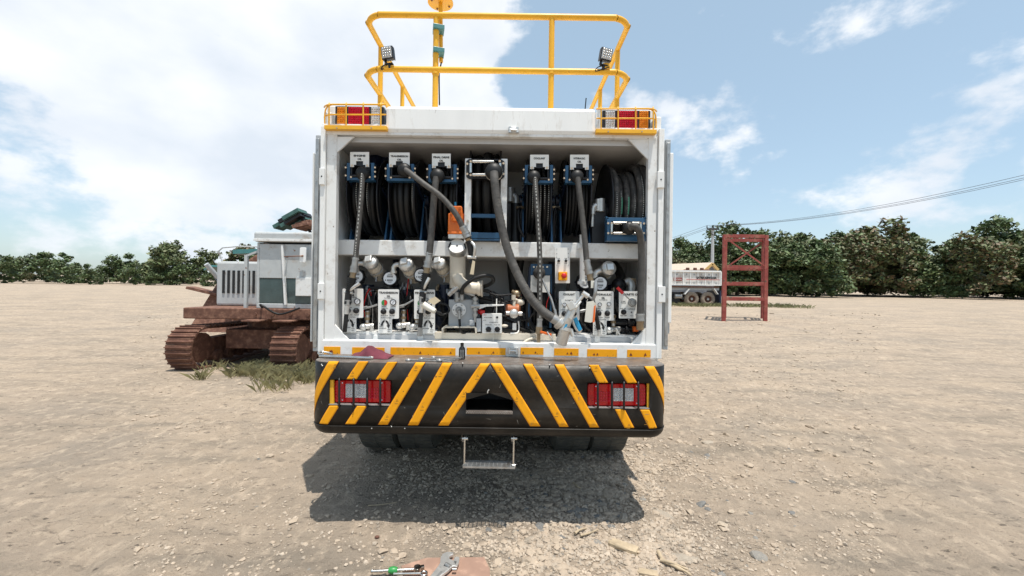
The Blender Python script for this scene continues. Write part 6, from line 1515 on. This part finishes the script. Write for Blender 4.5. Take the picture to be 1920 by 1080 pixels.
def quads(name, V, mi, ms):
    n = len(V); me = bpy.data.meshes.new(name); me.vertices.add(n*4); me.vertices.foreach_set('co', V.ravel()); me.loops.add(n*4); me.loops.foreach_set('vertex_index', np.arange(n*4, dtype=np.int32))
    me.polygons.add(n); me.polygons.foreach_set('loop_start', np.arange(0, n*4, 4, dtype=np.int32)); me.polygons.foreach_set('loop_total', np.full(n, 4, dtype=np.int32))
    for m_ in ms: me.materials.append(m_)
    me.polygons.foreach_set('material_index', mi); me.update(); me.validate(); return me
SETS = [(leafs[0], leafs[1], leafs[2]), (leafs[1], leafs[2], leafs[2]), (leafs[0], leafs[1], leafs[1]), (leafs[3], leafs[2], leafs[1])]
data = [make_crown(sd) for sd in range(4)]; protos = []
for sd in range(4):
    V, mi, bl = data[sd]; me = quads('crown', V, mi, SETS[sd])
    tb = MB(); tb.tube([(0, 0, -.3), (.1, .05, 1.5), (0, 0, 3.2), (.05, 0, 5)], lambda t: .2-.14*t, 8)
    for (bx, by, bz, br) in bl[:9]: tb.tube([(0, 0, min(max(.5, bz-.8), 3.4)), (bx*.5, by*.5, bz-.3), (bx, by, bz)], lambda t: .07-.045*t, 5)
    tk = tb.build('trunk', bark); protos.append((me, tk.data)); bpy.data.objects.remove(tk)
def spot(px, pytop, Y):
    g = P(px, 540, Y); z0 = gz(g.x, Y)-.1; return g.x, z0, (P(px, pytop, Y).z-z0)/8.2
def tree(px, pytop, Y, kind, label):
    x, z0, s_ = spot(px, pytop, Y)
    o = bpy.data.objects.new('tree', None); C.objects.link(o); o.location = (x, Y, z0); o.scale = (s_*random.uniform(.95, 1.2), s_, s_); o.rotation_euler = (0, 0, random.uniform(0, 6.28))
    tag(o, label, 'tree', 'trees beyond the dump truck')
    for nm, me in zip(('crown', 'trunk'), protos[kind]):
        c_ = bpy.data.objects.new(nm, me); C.objects.link(c_); c_.parent = o
for q in [(1261, 437, 70, 0, 'round topped green tree just clear of the open truck door'), (1277, 446, 72, 2, 'dark bushy tree second from the truck door in the tree line'), (1268, 474, 64, 3, 'brownish leaved tree low in front of the tree line near the truck door'),
          (1292, 445, 73, 1, 'pale olive tree halfway between the truck door and the pole'), (1308, 452, 70, 2, 'green tree standing just left of the utility pole'), (1320, 456, 74, 0, 'dark tree whose top touches the utility pole crossarm post'), (1298, 478, 64, 1, 'low olive tree right behind the cream shed roof'),
          (1326, 478, 65, 2, 'low green tree right behind the ochre gable of the shed'), (1345, 452, 72, 2, 'green tree standing just right of the utility pole'), (1367, 403, 66, 0, 'tallest dark tree, rising above the red steel rack post'), (1352, 470, 64, 0, 'low dark tree just left of the red steel rack post'), (1384, 414, 69, 2, 'tall green tree behind the middle of the red steel rack')]: tree(*q)
# farther rows that read as one mass
rt = random.Random(9); WV, WM = [], []; WS = (0, 1, 0, 2)
def wood_row(px, py, Y, kind):
    x, z0, s_ = spot(px, py, Y); V, mi, bl = data[kind]; a = rt.uniform(0, 6.28); V = V[::2] if px < 1255 else V; mi = mi[::2] if px < 1255 else mi
    c_ = V.mean(1, keepdims=True); V = c_+(V-c_)*(1.6 if px < 1255 else 1.15)
    X = (V[..., 0]*cos(a)-V[..., 1]*sin(a))*s_*1.2+x; Yv = (V[..., 0]*sin(a)+V[..., 1]*cos(a))*s_+Y; WV.append(np.stack([X, Yv, V[..., 2]*s_+z0], -1)); WM.append(mi+3*WS[kind])
px = 1404
while px < 2030: wood_row(px, min(478, rt.gauss(440, 20)), rt.uniform(64, 84), rt.choice((0, 1, 2, 2, 3))); px += rt.uniform(9, 19)
px = 1400
while px > -140: wood_row(px, min(508, rt.gauss(478, 17)) if px < 1255 else rt.uniform(452, 470), rt.uniform(76, 104), rt.choice((0, 1, 2, 2, 3))); px -= rt.uniform(9, 19)
wd = link('woodland', quads('woodland', np.concatenate(WV), np.concatenate(WM), SETS[0]+SETS[1]+SETS[3]), (0, 0, 0)); struct(wd, 'stuff'); wd['label'] = 'far green woodland closing the yard behind everything'; wd['category'] = 'woodland'
